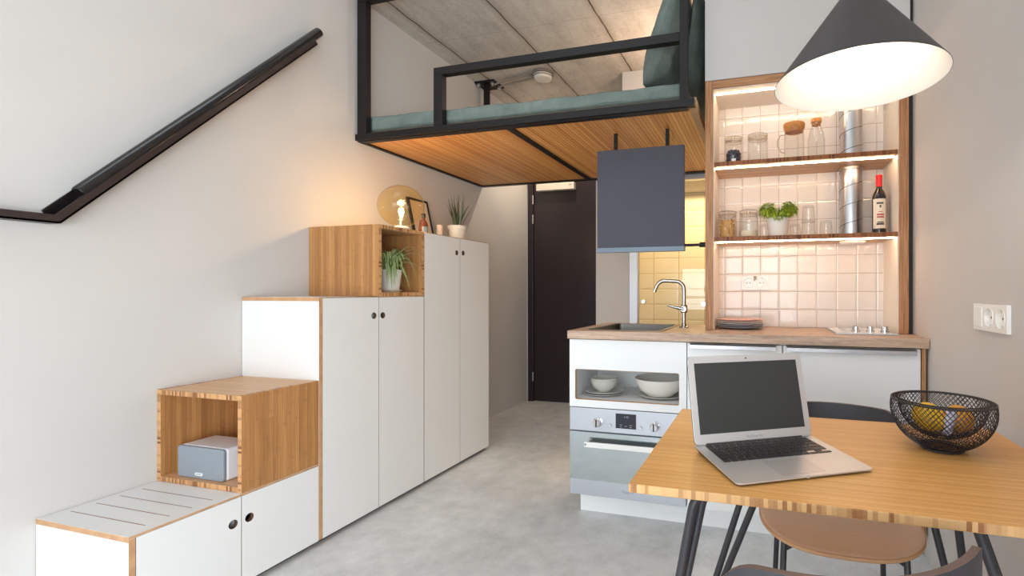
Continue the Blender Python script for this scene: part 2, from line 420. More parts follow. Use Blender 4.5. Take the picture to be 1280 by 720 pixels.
def circle(cx, cy, r, n=24): return [(cx + r * math.cos(2 * PI * i / n), cy + r * math.sin(2 * PI * i / n)) for i in range(n)]
def rrect(x0, y0, x1, y1, r, n=5):
    out = []
    for cx, cy, a0 in ((x1 - r, y0 + r, -PI / 2), (x1 - r, y1 - r, 0), (x0 + r, y1 - r, PI / 2), (x0 + r, y0 + r, PI)):
        for i in range(n + 1):
            a = a0 + PI / 2 * i / n; out.append((cx + r * math.cos(a), cy + r * math.sin(a)))
    return out

WORLD = {}
def tag(o, label=None, cat=None, group=None, kind=None):
    if label: o['label'] = label
    if cat: o['category'] = cat
    if group: o['group'] = group
    if kind: o['kind'] = kind
    return o
def thing(name, label, cat, loc, rz=0.0, group=None):
    o = bpy.data.objects.new(name, None); COL.objects.link(o)
    o.empty_display_size = 0.05; o.location = loc; o.rotation_euler = (0, 0, rz)
    WORLD[o.name] = Vector(loc)
    return tag(o, label, cat, group)
def obj(name, m, mats, parent=None, local=False, bevel=0.0, subsurf=0, sharp=35, origin=None, seg=2):
    me = bpy.data.meshes.new(name)
    off = Vector((0, 0, 0))
    if not local:
        if parent is not None: off = WORLD[parent.name]
        elif origin is not None: off = Vector(origin)
        else:
            xs = [v[0] for v in m.v]; ys = [v[1] for v in m.v]; zs = [v[2] for v in m.v]
            off = Vector(((min(xs) + max(xs)) / 2, (min(ys) + max(ys)) / 2, min(zs)))
    me.from_pydata([tuple(Vector(v) - off) for v in m.v], [], m.f)
    if not isinstance(mats, (list, tuple)): mats = [mats]
    for x in mats: me.materials.append(MT[x] if isinstance(x, str) else x)
    me.polygons.foreach_set('material_index', m.m); me.polygons.foreach_set('use_smooth', m.s)
    bm = bmesh.new(); bm.from_mesh(me)
    bmesh.ops.remove_doubles(bm, verts=bm.verts, dist=1e-6)
    bmesh.ops.recalc_face_normals(bm, faces=bm.faces); bm.to_mesh(me); bm.free()
    if any(m.s): me.set_sharp_from_angle(angle=math.radians(sharp))
    o = bpy.data.objects.new(name, me); COL.objects.link(o)
    if parent is not None:
        o.parent = parent; WORLD[o.name] = WORLD[parent.name] if not local else off
    else:
        o.location = off; WORLD[o.name] = off
    if bevel:
        b = o.modifiers.new('soft_edges', 'BEVEL'); b.width = bevel; b.segments = seg; b.limit_method = 'ANGLE'; b.angle_limit = math.radians(40)
    if subsurf:
        b = o.modifiers.new('smooth', 'SUBSURF'); b.levels = subsurf; b.render_levels = subsurf
    return o
def single(name, m, mats, label, cat, group=None, **kw):
    return tag(obj(name, m, mats, **kw), label, cat, group)
def struct(name, m, mats, parent=None, **kw):
    o = obj(name, m, mats, parent, **kw)
    if parent is None: o['kind'] = 'structure'
    return o
def struct_root(name, loc):
    o = bpy.data.objects.new(name, None); COL.objects.link(o); o.location = loc
    o.empty_display_size = 0.05; WORLD[o.name] = Vector(loc); o['kind'] = 'structure'
    return o
def text_mesh(body, size, origin, eu, ev, depth=0.0004, align='CENTER'):
    """lettering as mesh data laid out in the plane (eu, ev)"""
    cu = bpy.data.curves.new('lettering', 'FONT'); cu.body = body; cu.size = size
    cu.align_x = align; cu.align_y = 'CENTER'; cu.extrude = depth
    t = bpy.data.objects.new('lettering', cu); COL.objects.link(t)
    dg = bpy.context.evaluated_depsgraph_get(); dg.update()
    me = bpy.data.meshes.new_from_object(t.evaluated_get(dg))
    o, eu, ev = Vector(origin), Vector(eu).normalized(), Vector(ev).normalized(); ew = eu.cross(ev)
    m = M()
    m.add([o + eu * v.co.x + ev * v.co.y + ew * v.co.z for v in me.vertices], [tuple(p.vertices) for p in me.polygons])
    bpy.data.objects.remove(t); bpy.data.curves.remove(cu); bpy.data.meshes.remove(me)
    return m
def copy_thing(root, loc, label=None, rz=None, group=None):
    r = root.copy(); COL.objects.link(r); r.location = loc; WORLD[r.name] = Vector(loc)
    if rz is not None: r.rotation_euler = (0, 0, rz)
    if label: r['label'] = label
    if group: r['group'] = group
    for ch in list(root.children):
        c = ch.copy(); COL.objects.link(c); c.parent = r
        for g in list(ch.children):
            d = g.copy(); COL.objects.link(d); d.parent = c
    return r

# ------------------------------------------------------------------ main dimensions (metres; camera stands at x=0, y=0)
XL, XR = -2.39, 0.66           # left and right wall faces
YB, YW = 4.576, -3.6           # door wall and window wall
ZC = 2.925                     # concrete ceiling
CF = -1.926                    # front of the storage stairs
YS = [1.040, 1.382, 1.716, 2.066, 2.413, 2.760, 3.105]
ZS = [0.366, 0.739, 1.113, 1.488]

# ------------------------------------------------------------------ setting
struct('floor', M().box((XL - .1, YW - .1, -.1), (XR + .1, YB + .1, 0)), 'floor')
ZT, YC = 4.2, 2.25             # tall front part of the room, and where the concrete deck starts
struct('ceiling', M().box((XL - .1, YC, ZC), (XR + .1, YB + .1, ZC + .12)), 'concrete', origin=(0, 0, ZC))
KX0, KX1, KY0, KY1 = -2.25, -.9, -1.5, 1.3       # unseen skylight added over the front, brightens level surfaces
m = M().box((XL - .1, YW - .1, ZT), (KX0, YC + .1, ZT + .1)).box((KX1, YW - .1, ZT), (XR + .1, YC + .1, ZT + .1))
m.box((KX0, YW - .1, ZT), (KX1, KY0, ZT + .1)).box((KX0, KY1, ZT), (KX1, YC + .1, ZT + .1))
struct('ceiling_front', m, 'wall')
struct('wall_upper', M().box((XL, YC, ZC + .12), (XR, YC + .1, ZT)), 'wall')
struct('wall_left', M().box((XL - .1, YW - .1, 0), (XL, YB + .1, ZT)), 'wall')
RY0, RY1, RZ0, RZ1 = -3.2, -.25, .05, 1.85      # unseen window added in the right wall, behind the camera, as side light
m = M().box((XR, RY1, 0), (XR + .1, YB + .1, ZT)).box((XR, YW - .1, 0), (XR + .1, RY0, ZT)).box((XR, RY0, 0), (XR + .1, RY1, RZ0)).box((XR, RY0, RZ1), (XR + .1, RY1, ZT))
struct('wall_right', m, 'wall')
DX0, DX1, DZ = -2.372, -1.40, 2.34
m = M().box((XL, YB, 0), (DX0, YB + .1, ZC)).box((DX1, YB, 0), (XR, YB + .1, ZC)).box((DX0, YB, DZ), (DX1, YB + .1, ZC))
struct('wall_back', m, 'wall')
# bathroom block behind the kitchen: lower wall with its glazing, set-back wall above
BX, BY = -1.342, 3.77
GX0, GZ0, GZ1 = -1.055, 0.02, 2.053
m = M().box((BX, BY, 0), (GX0, BY + .08, 2.05)).box((BX, BY + .08, 0), (BX + .08, YB, 2.05))
struct('wall_bathroom', m, 'wall')
struct('wall_bathroom_upper', M().box((-1.125, BY + .03, 2.13), (XR, BY + .11, ZC)).box((-1.125, BY + .11, 2.13), (-1.045, YB, ZC)), 'wall')
struct('ceiling_bathroom', M().box((BX, BY, 2.054), (XR, YB, 2.13)), 'wall')
struct('wall_shower', M().box((BX + .08, 4.50, 0), (XR, YB, 2.053)), 'bath_tile')
struct('wall_shower_side', M().box((BX + .08, BY + .08, 0), (BX + .10, 4.50, 2.053)), 'bath_tile')
# bulkhead above the kitchen niche
NX0, NX1, NY, NZ = -0.300, 0.639, 2.52, 2.222
struct('wall_bulkhead', M().box((NX0, NY - .004, NZ), (NX1 + .004, 3.2, ZC)), 'wall')
struct('shadow_gap_strip', M().box((NX1 + .004, NY + .02, .94), (XR, NY + .06, ZC)), 'shade_dark')  # dark strip painted in for the shaded gap beside the right wall

# unseen window wall behind the camera; its window is assumed for daylight
WX0, WX1, WZ0, WZ1 = -1.9, 0.6, 0.05, 2.25
m = M().box((XL, YW - .1, 0), (WX0, YW, ZT)).box((WX1, YW - .1, 0), (XR, YW, ZT)).box((WX0, YW - .1, 0), (WX1, YW, WZ0)).box((WX0, YW - .1, WZ1), (WX1, YW, ZT))
struct('wall_front', m, 'wall')
w = struct_root('window_1', ((WX0 + WX1) / 2, YW - .05, WZ0))
f = M(); p = M(); nW = 3
for i in range(nW + 1):
    x = WX0 + (WX1 - WX0) * i / nW; f.box((x - .03, YW - .08, WZ0), (x + .03, YW - .02, WZ1))
for z in (WZ0 + .03, 1.0, WZ1 - .03): f.box((WX0, YW - .08, z - .03), (WX1, YW - .02, z + .03))
obj('window_frame', f, 'black_steel', w)
for i in range(nW):
    x0 = WX0 + (WX1 - WX0) * i / nW + .03; x1 = WX0 + (WX1 - WX0) * (i + 1) / nW - .03
    obj('pane', M().box((x0, YW - .053, WZ0 + .06), (x1, YW - .047, WZ1 - .06)), 'glass_pane', w)

w = struct_root('added_side_window', (XR + .05, (RY0 + RY1) / 2, RZ0))  # unseen, added to light the left wall and cabinet doors
f = M()
for y in (RY0, (RY0 + RY1) / 2, RY1): f.box((XR + .02, y - .03, RZ0), (XR + .08, y + .03, RZ1))
for z in (RZ0 + .03, 1.0, RZ1 - .03): f.box((XR + .02, RY0, z - .03), (XR + .08, RY1, z + .03))
obj('window_frame', f, 'black_steel', w)
for a, b in ((RY0, (RY0 + RY1) / 2), ((RY0 + RY1) / 2, RY1)):
    obj('pane', M().box((XR + .047, a + .03, RZ0 + .06), (XR + .053, b - .03, RZ1 - .06)), 'glass_pane', w)

w = struct_root('added_skylight', ((KX0 + KX1) / 2, (KY0 + KY1) / 2, ZT))  # unseen, added to brighten floor, bench and table tops
f = M().box((KX0, KY0, ZT + .02), (KX0 + .05, KY1, ZT + .09)).box((KX1 - .05, KY0, ZT + .02), (KX1, KY1, ZT + .09)).box((KX0 + .05, KY0, ZT + .02), (KX1 - .05, KY0 + .05, ZT + .09)).box((KX0 + .05, KY1 - .05, ZT + .02), (KX1 - .05, KY1, ZT + .09))
obj('window_frame', f, 'black_steel', w)
obj('pane', M().box((KX0 + .05, KY0 + .05, ZT + .05), (KX1 - .05, KY1 - .05, ZT + .056)), 'glass_pane', w)

# entrance door
d = struct_root('door_1', ((DX0 + DX1) / 2, YB, 0))
m = M().box((DX0, YB - .012, 0), (DX0 + .055, YB + .06, DZ)).box((DX1 - .055, YB - .012, 0), (DX1, YB + .06, DZ)).box((DX0, YB - .012, DZ - .05), (DX1, YB + .06, DZ))
obj('door_frame', m, 'door', d, bevel=.002)
obj('door_leaf', M().box((DX0 + .058, YB + .006, .006), (DX1 - .058, YB + .05, DZ - .053)), 'door', d, bevel=.002)
for z in (.257, 1.882, 2.085):
    hm = M().lathe([(.008, -.045), (.008, .045)], (DX0 + .058, YB - .014, z), 10, cap0=True, cap1=True).lathe([(.0092, -.004), (.0092, .004)], (DX0 + .058, YB - .014, z), 10)
    obj('hinge', hm, 'steel', d)
cl = obj('door_closer', M().box((-2.259, YB - .055, 2.165), (-1.843, YB + .004, 2.235)), 'detector', d, bevel=.004)
obj('closer_badge', M().box((-1.90, YB - .0565, 2.205), (-1.868, YB - .0545, 2.215)), 'mark', cl)
obj('door_handle', M().tube([(DX1 - .12, YB + .004, 1.05), (DX1 - .12, YB - .05, 1.05), (DX1 - .21, YB - .05, 1.05)], .009).lathe([(.025, 0), (.025, .008)], (DX1 - .12, YB - .002, 1.05), 20, axis='y', cap0=True, cap1=True), 'steel', d)

# glazing in front of the bathroom
g = struct_root('window_2', ((GX0 + XR) / 2, BY, 0))
m = M().box((GX0, BY - .01, 0), (GX0 + .067, BY + .05, GZ1)).box((GX0 + .067, BY - .01, GZ1 - .044), (XR - .002, BY + .05, GZ1)).box((GX0 + .067, BY - .01, 0), (XR - .002, BY + .05, .03))
obj('glazing_frame', m, 'alu', g, bevel=.002)
obj('pane', M().box((GX0 + .067, BY + .014, .03), (XR - .002, BY + .022, GZ1 - .044)), 'glass_pane', g)
for x, z in ((-.935, 1.057), (-.458, 1.041)):
    obj('glass_fixing', M().lathe([(.001, -.03), (.016, -.03), (.018, -.026), (.018, -.004), (.010, 0), (.010, .013)], (x, BY, z), 20, axis='y'), 'chrome', g)

# ------------------------------------------------------------------ storage stairs
T = .018
HX = CF - T                                     # back face of the inset doors
def hole_door(y0, y1, z0, z1, hy, hz, parent):
    m = M(); m.holed((CF, y0, z0), (0, 1, 0), (0, 0, 1), (-1, 0, 0), (y1 - y0, z1 - z0), circle(hy - y0, hz - z0, .0165, 32), T, 0, 1)
    return obj('door', m, ['white_panel', 'hole_edge'], parent)
def cabinet(name, label, y0, ym, y1, z1, holes, lap=.004, strip=True, zb=.022):
    t = thing(name, label, 'cabinet', ((XL + CF) / 2, (y0 + y1) / 2, 0))
    c = M()
    xf = HX - .0008
    c.panel((XL + .002, y0, zb), (CF if strip else xf, y0 + T, z1 - T if strip else z1 - lap))
    c.panel((XL + .002, y1 - T, zb), (xf, y1 - .0015, z1 - T))
    c.box((XL + .002, y0 if strip else y0 + T, z1 - T), (xf, y1 - .0015, z1), [0, 0, 2, 2, 2, 2])
    if lap: c.box((xf, y0 if strip else y0 + T, z1 - lap), (CF, y1 - .0015, z1), [0, 0, 2, 2, 2, 2])
    if strip: c.box((xf, y0, z1 - T), (CF, y0 + T, z1 - lap), [1, 1, 1, 1, 1, 1])
    c.panel((XL + .002, y0 + T, zb), (HX - .002, y1 - T, zb + T))
    c.panel((HX - .03, ym - T / 2, zb + T), (HX - .002, ym + T / 2, z1 - T))
    obj('carcass', c, ['white_panel', 'ply_edge', 'ply_edge', 'ply_edge'], t, bevel=.0008)
    obj('interior_shade', M().box((XL + .004, y0 + T + .001, zb + T + .001), (XL + .012, y1 - T - .001, z1 - T - .001)), 'shade_dark', t)  # dark sheet in place of the shade inside the closed cabinet
    g = .0011
    for a, b, h in ((y0 + (T if strip else .0005), ym, holes[0]), (ym, y1 - .0015, holes[1])):
        hole_door(a + g, b - g, zb, z1 - lap - g, h[0], h[1], t)
    obj('plinth', M().box((XL + .002, y0 + .03, 0), (CF - .03, y1 - .002, zb)), 'shade_dark', t)  # dark block stands in for the shaded toe gap
    return t
bench = cabinet('bench_cabinet', 'low white bench cabinet with two doors and grooved step top', YS[0], YS[1], YS[2], ZS[0], ((1.352, .263), (1.412, .263)), .008)
for y in (1.109, 1.177, 1.244, 1.311):
    obj('grip_groove', M().box((-2.35, y - .0013, ZS[0] - .0005), (-1.972, y + .0013, ZS[0] + .0005)), 'groove', bench)
cabinet('tall_cabinet', 'tall white cabinet with two doors, middle of the storage stairs under the plant cube', YS[2], YS[3], YS[4], ZS[2], ((2.034, 1.015), (2.094, 1.014)))
cabinet('wardrobe', 'tallest white wardrobe with two doors at the far end of the storage stairs', YS[4], YS[5], YS[6], ZS[3], ((2.726, 1.389), (2.795, 1.392)), .003, False)

B = .020
t = thing('cube_shelf', 'bamboo cube shelf holding the grey speaker, on the low bench cabinet', 'shelf', ((XL + CF) / 2, (YS[1] + YS[2]) / 2, ZS[0]), group='bamboo cube shelves')
y0, y1, z0, z1 = YS[1], YS[2] - .001, ZS[0] + .001, ZS[1]
obj('side_panel', M().panel((CF - B, y0, z0), (CF, y1, z1)), ['bam_v'] + BE, t, bevel=.0008)
obj('side_panel', M().panel((XL + .002, y0, z0), (XL + .002 + B, y1, z1)), ['bam_v'] + BE, t, bevel=.0008)
obj('top_panel', M().panel((XL + .002 + B, y0, z1 - B), (CF - B, y1, z1)), ['bam_flat'] + BE, t, bevel=.0008)
obj('bottom_panel', M().panel((XL + .002 + B, y0, z0), (CF - B, y1, z0 + B)), ['bam_flat'] + BE, t, bevel=.0008)
obj('back_panel', M().panel((XL + .002 + B, y1 - B, z0 + B), (CF - B, y1 - .001, z1 - B)), ['bam_v'] + BE, t)
t = thing('cube_shelf', 'bamboo cube shelf holding the spider plant, on the tall white cabinet', 'shelf', ((XL + CF) / 2, (YS[3] + YS[4]) / 2, ZS[2]), group='bamboo cube shelves')
y0, y1, z0, z1 = YS[3], YS[4] - .001, ZS[2] + .001, ZS[3]
obj('side_panel', M().panel((XL + .002, y0, z0), (CF, y0 + B, z1)), ['bam_v'] + BE, t, bevel=.0008)
obj('side_panel', M().panel((XL + .002, y1 - B, z0), (CF, y1, z1)), ['bam_v'] + BE, t, bevel=.0008)
obj('top_panel', M().panel((XL + .002, y0 + B, z1 - B), (CF, y1 - B, z1)), ['bam_flat'] + BE, t, bevel=.0008)
obj('bottom_panel', M().panel((XL + .002, y0 + B, z0), (CF, y1 - B, z0 + B)), ['bam_flat'] + BE, t, bevel=.0008)
obj('back_panel', M().panel((XL + .003, y0 + B, z0 + B), (XL + .003 + B, y1 - B, z1 - B)), ['bam_v'] + BE, t)

# speaker in the cube
sx0, sx1, sy, sz = -2.305, -2.050, 1.402, ZS[0] + .001 + B
t = thing('speaker', 'white table speaker with grey front grille, inside the bamboo cube', 'speaker', ((sx0 + sx1) / 2, sy + .07, sz))
pl = rrect(sx0, 0, sx1, .128, .012)
m = M().prism([(p[0], p[1]) for p in pl], (0, sy + .014, sz), (1, 0, 0), (0, 0, 1), (0, 1, 0), .13)
obj('speaker_body', m, 'speaker_body', t, bevel=.006)
obj('grille', M().prism(rrect(sx0 + .001, .001, sx1 - .001, .127, .012), (0, sy, sz), (1, 0, 0), (0, 0, 1), (0, 1, 0), .014), 'grey_grille', t, bevel=.004)
bd = obj('badge', M().prism(rrect(-2.204, .014, -2.162, .026, .0055), (0, sy - .0012, sz), (1, 0, 0), (0, 0, 1), (0, 1, 0), .0015), 'mark_white', t)
obj('lettering', text_mesh('SONOS', .0085, (-2.183, sy - .0016, sz + .020), (1, 0, 0), (0, 0, 1)), 'mark', bd)

# ------------------------------------------------------------------ plants
def ribbon(m, base, ang, length, width, rise, droop, mats=(0, 1), n=9, twist=0.0):
    """arching strap leaf: pale margins, green heart"""
    d = Vector((math.cos(ang), math.sin(ang), 0)); sd = Vector((-d.y, d.x, 0))
    rows = []
    for i in range(n):
        u = i / (n - 1)
        p = Vector(base) + d * (length * (u * .85 + .15 * u * u)) + Vector((0, 0, rise * math.sin(min(1, u * 1.15) * PI * .5) - droop * u ** 2.4))
        w = width * (0.55 + 0.6 * math.sin(PI * min(.999, u * .8 + .2)) ** .8) * (1 - u ** 3.5)
        w = max(w, .0004)
        s2 = (sd * math.cos(twist * u) + Vector((0, 0, 1)) * math.sin(twist * u))
        up = Vector((0, 0, .25 * w))
        rows.append([p - s2 * w + up, p - s2 * w * .5, p + s2 * w * .5, p + s2 * w + up])
    vs = [v for r in rows for v in r]; fs = []; mm = []
    for i in range(n - 1):
        for j in range(3):
            a = i * 4 + j; fs.append((a, a + 1, a + 5, a + 4)); mm.append(mats[1] if j != 1 else mats[0])
    m.add(vs, fs, mm, True)

px, py, pz = -2.035, 2.262, ZS[2] + .001 + B
t = thing('spider_plant', 'spider plant with striped leaves in a white pot inside the upper bamboo cube', 'potted plant', (px, py, pz))
obj('saucer', M().lathe([(.001, 0), (.052, 0), (.066, .012), (.064, .013), (.05, .005), (.001, .005)], (px, py, pz), 36), 'pot_white', t)
obj('pot', M().lathe([(.001, .006), (.046, .006), (.050, .010), (.064, .118), (.067, .122), (.066, .126), (.060, .126), (.057, .110), (.001, .108)], (px, py, pz), 36), 'pot_white', t)
obj('soil', M().lathe([(.001, .114), (.0565, .112)], (px, py, pz), 24), 'soil', t)
m = M(); rnd = random.Random(3)
for i in range(84):
    a = rnd.uniform(0, 2 * PI); L = rnd.uniform(.07, .17)
    if math.cos(a) < -.3: L *= .8
    rise = rnd.uniform(.07, .18); dr = rnd.uniform(.04, .20)
    if abs(math.sin(a)) > .6: L = min(L, .13)
    ribbon(m, (px + rnd.uniform(-.02, .02), py + rnd.uniform(-.02, .02), pz + .112), a, L, rnd.uniform(.0055, .009), rise, dr, (0, 1), 10, rnd.uniform(-.5, .5))
for a, L, rise, dr, w in ((.25, .20, .14, .06, .006), (-.2, .17, .10, .20, .009), (1.0, .2, .17, .06, .006), (.55, .22, .11, .16, .006), (-.75, .14, .09, .2, .011), (.9, .14, .05, .18, .007), (.1, .17, .16, .03, .006)):
    ribbon(m, (px, py, pz + .112), a, L, w, rise, dr, (0, 1), 12, rnd.uniform(-.3, .3))
m.v = [(max(v[0], -2.36), min(max(v[1], 2.092), 2.388) if v[0] < CF + .004 else v[1], min(v[2], ZS[3] - .026) if v[0] < CF + .002 else v[2]) for v in m.v]
m.v = [(v[0], v[1], max(v[2], pz + .002)) if v[0] < CF else v for v in m.v]
obj('leaves', m, ['leaf', 'leaf_pale'], t)

sx, sy, sz = -2.12, 3.005, ZS[3]
t = thing('snake_plant', 'spiky upright plant in a small white pot on top of the wardrobe', 'potted plant', (sx, sy, sz))
obj('pot', M().lathe([(.001, 0), (.046, 0), (.049, .004), (.058, .088), (.064, .090), (.065, .116), (.060, .118), (.057, .105), (.001, .104)], (sx, sy, sz), 36), 'pot_white', t)
obj('soil', M().lathe([(.001, .110), (.0575, .108)], (sx, sy, sz), 24), 'soil', t)
m = M(); rnd = random.Random(11)
for i in range(22):
    a = rnd.uniform(0, 2 * PI); r0 = rnd.uniform(.0, .032); lean = rnd.uniform(.05, .42) if i > 5 else rnd.uniform(.2, .55); L = rnd.uniform(.15, .265)
    if lean > .28: L *= .8
    b = Vector((sx + r0 * math.cos(a), sy + r0 * math.sin(a), sz + .105)); d = Vector((math.cos(a), math.sin(a), 0)); tw = rnd.uniform(0, PI)
    sd = Vector((math.cos(tw), math.sin(tw), 0)); nd = Vector((-sd.y, sd.x, 0)); rows = []
    for k in range(9):
        u = k / 8; p = b + d * (lean * L * u ** 1.3) + Vector((0, 0, L * u * (1 - .12 * lean)))
        w = .0085 * (1 - u ** 2.0) + .0003
        rows += [p - sd * w, p + nd * w * .35, p + sd * w, p - nd * w * .2]
    fs = []
    for k in range(8):
        for j in range(4): fs.append((k * 4 + j, k * 4 + (j + 1) % 4, k * 4 + 4 + (j + 1) % 4, k * 4 + 4 + j))
    m.add(rows, fs, 0, True)
obj('leaves', m, 'snake', t)

# ------------------------------------------------------------------ things on top of the storage
lx, ly, lz = -1.985, 2.295, 1.622
t = thing('globe_lamp', 'amber glass globe table lamp glowing on top of the upper bamboo cube', 'lamp', (lx, ly, ZS[3]))
gp = []
for i in range(33):
    a = -PI / 2 * .86 + (PI / 2 * .86 + PI / 2) * i / 32
    gp.append((max(.0005, .123 * math.cos(a)), .117 * math.sin(a)))
obj('globe', M().lathe(gp, (lx, ly, lz), 48), 'amber', t)
obj('lamp_base', M().lathe([(.001, 0), (.046, 0), (.048, .004), (.044, .014), (.028, .020), (.001, .020)], (lx, ly, ZS[3]), 32), 'pot_white', t)
obj('socket', M().lathe([(.001, .0), (.019, .0), (.019, .026), (.021, .027), (.021, .034), (.014, .036), (.001, .036)], (lx, ly, ZS[3] + .02), 24), 'steel', t)
bl = obj('bulb', M().lathe([(.006, 0), (.012, .012), (.020, .030), (.024, .048), (.020, .064), (.010, .073), (.0005, .075)], (lx, ly, ZS[3] + .056), 24), 'glass', t)
obj('filament', M().tube([(lx, ly, ZS[3] + .062), (lx - .006, ly, ZS[3] + .10), (lx + .001, ly, ZS[3] + .115), (lx + .006, ly, ZS[3] + .10), (lx, ly + .003, ZS[3] + .072)], .0042, 8), 'bulb_amber', bl)
obj('cord', M().tube([(lx - .045, ly + .01, ZS[3] + .006), (lx - .10, ly + .03, ZS[3] + .004), (lx - .2, ly + .02, ZS[3] + .004), (lx - .34, ly + .05, ZS[3] + .004)], .0025, 8), 'frame_black', t)

fy0, fy1 = 2.805, 3.012
t = thing('picture_frame', 'black picture frame leaning on the wall behind the globe lamp', 'picture frame', (-2.33, (fy0 + fy1) / 2, ZS[3]))
tb, tt = Vector((-2.305, 0, ZS[3] + .009)), Vector((-2.375, 0, ZS[3] + .305))
ev = (tt - tb).normalized(); H_ = (tt - tb).length; ew = Vector((0, 1, 0)).cross(ev); ew = ew if ew.x < 0 else -ew
W_ = fy1 - fy0; fb = .016
m = M()
for a, b, c, d2 in ((0, 0, W_, fb), (0, H_ - fb, W_, H_), (0, fb, fb, H_ - fb), (W_ - fb, fb, W_, H_ - fb)):
    m.prism([(a, b), (c, b), (c, d2), (a, d2)], tb + Vector((0, fy0, 0)), (0, 1, 0), ev, ew, .014)
obj('frame', m, 'frame_black', t)
pr = obj('print', M().prism([(fb, fb), (W_ - fb, fb), (W_ - fb, H_ - fb), (fb, H_ - fb)], tb + Vector((0, fy0, 0)) + ew * .004, (0, 1, 0), ev, ew, .006), 'print', t)
obj('printed_shape', M().prism(circle(W_ * .5, H_ * .42, .028, 16), tb + Vector((0, fy0, 0)) + ew * .0035, (0, 1, 0), ev, ew, .0004), 'cork', pr)

ox, oy = -2.10, 2.625
t = thing('bottle', 'small orange bottle with dark stopper in front of the picture frame', 'bottle', (ox, oy, ZS[3]))
obj('bottle_body', M().lathe([(.001, 0), (.026, 0), (.028, .004), (.028, .06), (.024, .085), (.012, .105), (.009, .112), (.009, .120), (.001, .120)], (ox, oy, ZS[3]), 24), 'amber_bottle', t)
obj('stopper', M().lathe([(.001, .118), (.011, .118), (.013, .126), (.013, .142), (.009, .148), (.001, .149)], (ox, oy, ZS[3]), 20), 'frame_black', t)
obj('bottle_label', M().grid(lambda u, v: (ox + .0286 * math.cos(-1.2 + u * 1.6), oy + .0286 * math.sin(-1.2 + u * 1.6), ZS[3] + .022 + .04 * v), 10, 2), 'board_edge', t)
cx, cy = -2.13, 2.825
t = thing('candle', 'pale pillar candle between the picture frame and the spiky plant', 'candle', (cx, cy, ZS[3]))
obj('wax', M().lathe([(.001, 0), (.019, 0), (.0195, .003), (.0195, .098), (.017, .101), (.006, .098), (.001, .098)], (cx, cy, ZS[3]), 24), 'candle', t)
obj('wick', M().tube([(cx, cy, ZS[3] + .097), (cx + .001, cy, ZS[3] + .108)], .0012, 6), 'frame_black', t)

# ------------------------------------------------------------------ handrail on the left wall
t = thing('handrail', 'black tube handrail in a steel channel running up the left wall', 'handrail', (XL, 1.072, 1.371))
ang = math.radians(47.9); dv = Vector((0, math.cos(ang), math.sin(ang))); nv = Vector((0, -math.sin(ang), math.cos(ang)))
c0 = Vector((0, 1.072, 1.372)); c1 = c0 + dv * 1.483
mit = math.tan(ang / 2)
def bar(h0, h1, x0, x1, m, diag=True, flat=True, end=0.0):
    """profile h0..h1 above the bar's underside, along the flat run, mitred, then up the slope"""
    def crn(h): return c0 + Vector((0, -h * mit, h))
    a0, a1 = crn(h0), crn(h1)
    if flat:
        L = [Vector((0, -1.2, a0.z)), a0, a1, Vector((0, -1.2, a1.z))]
        vs = [Vector((x, p.y, p.z)) for x in (x0, x1) for p in L]
        m.add(vs, [(0, 1, 2, 3), (7, 6, 5, 4), (0, 4, 5, 1), (1, 5, 6, 2), (2, 6, 7, 3), (3, 7, 4, 0)])
    if diag:
        L = [a0, c1 + nv * h0 + dv * end, c1 + nv * h1 + dv * end, a1]
        vs = [Vector((x, p.y, p.z)) for x in (x0, x1) for p in L]
        m.add(vs, [(0, 1, 2, 3), (7, 6, 5, 4), (0, 4, 5, 1), (1, 5, 6, 2), (2, 6, 7, 3), (3, 7, 4, 0)])
    return m
m = M(); bar(0, .006, XL + .004, -2.325, m); bar(0, .029, -2.331, -2.325, m)
obj('channel', m, 'rail_brown', t)
m = M(); bar(.006, .046, XL + .003, XL + .010, m, True, False)
obj('channel_back', m, 'rail_black', t)
ax = -2.350
p0 = c0 + nv * .036 + dv * .125; p1 = c0 + nv * .036 + dv * 1.565
obj('rail_tube', M().tube([(ax, p.y, p.z) for p in (p0, p0 + dv * .004, p1 - dv * .004, p1)], [.022, .0235, .0235, .022], 20), 'rail_black', t)
obj('lip', M().tube([(-2.328, (c0 + nv * .028 + dv * s_).y, (c0 + nv * .028 + dv * s_).z) for s_ in (.10, 1.48)], .0035, 8), 'rail_black', t)

# ------------------------------------------------------------------ loft bed
LY0, LY1, LZ, LX1 = 2.37, 3.75, 2.055, -.334
lf = thing('loft_bed', 'black steel loft bed platform with wooden underside beneath the concrete ceiling', 'loft bed', (-1.38, (LY0 + LY1) / 2, LZ))
S_ = 'black_steel'
obj('beam', M().box((XL + .006, LY0, LZ - .006), (LX1, LY0 + .04, LZ + .032)).box((XL + .006, LY0 + .02, LZ - .010), (LX1 - .04, LY0 + .062, LZ - .004)), S_, lf, bevel=.002)
obj('beam', M().box((XL + .006, LY1 - .05, LZ - .008), (LX1, LY1, LZ + .05)), S_, lf, bevel=.002)
obj('beam', M().box((XL + .004, LY0 + .04, LZ - .010), (XL + .03, LY1 - .05, LZ + .05)), S_, lf, bevel=.002)
obj('beam', M().box((-1.398, LY0 + .06, LZ - .010), (-1.360, LY1 - .05, LZ + .05)), S_, lf, bevel=.002)
obj('side_board', M().box((-.369, LY0 + .042, LZ - .004), (LX1 + .002, LY1 - .05, LZ + .05)), 'tan_board', lf, bevel=.002)
obj('underside_panel', M().box((XL + .03, LY0 + .07, LZ), (-1.398, LY1 - .05, LZ + .018)), 'loft', lf)
obj('underside_panel', M().box((-1.360, LY0 + .07, LZ), (-.369, LY1 - .05, LZ + .018)), 'loft', lf)
obj('bed_base', M().box((XL + .03, LY0 + .045, LZ + .03), (-.372, LY1 - .05, LZ + .05)), 'tan_board', lf)
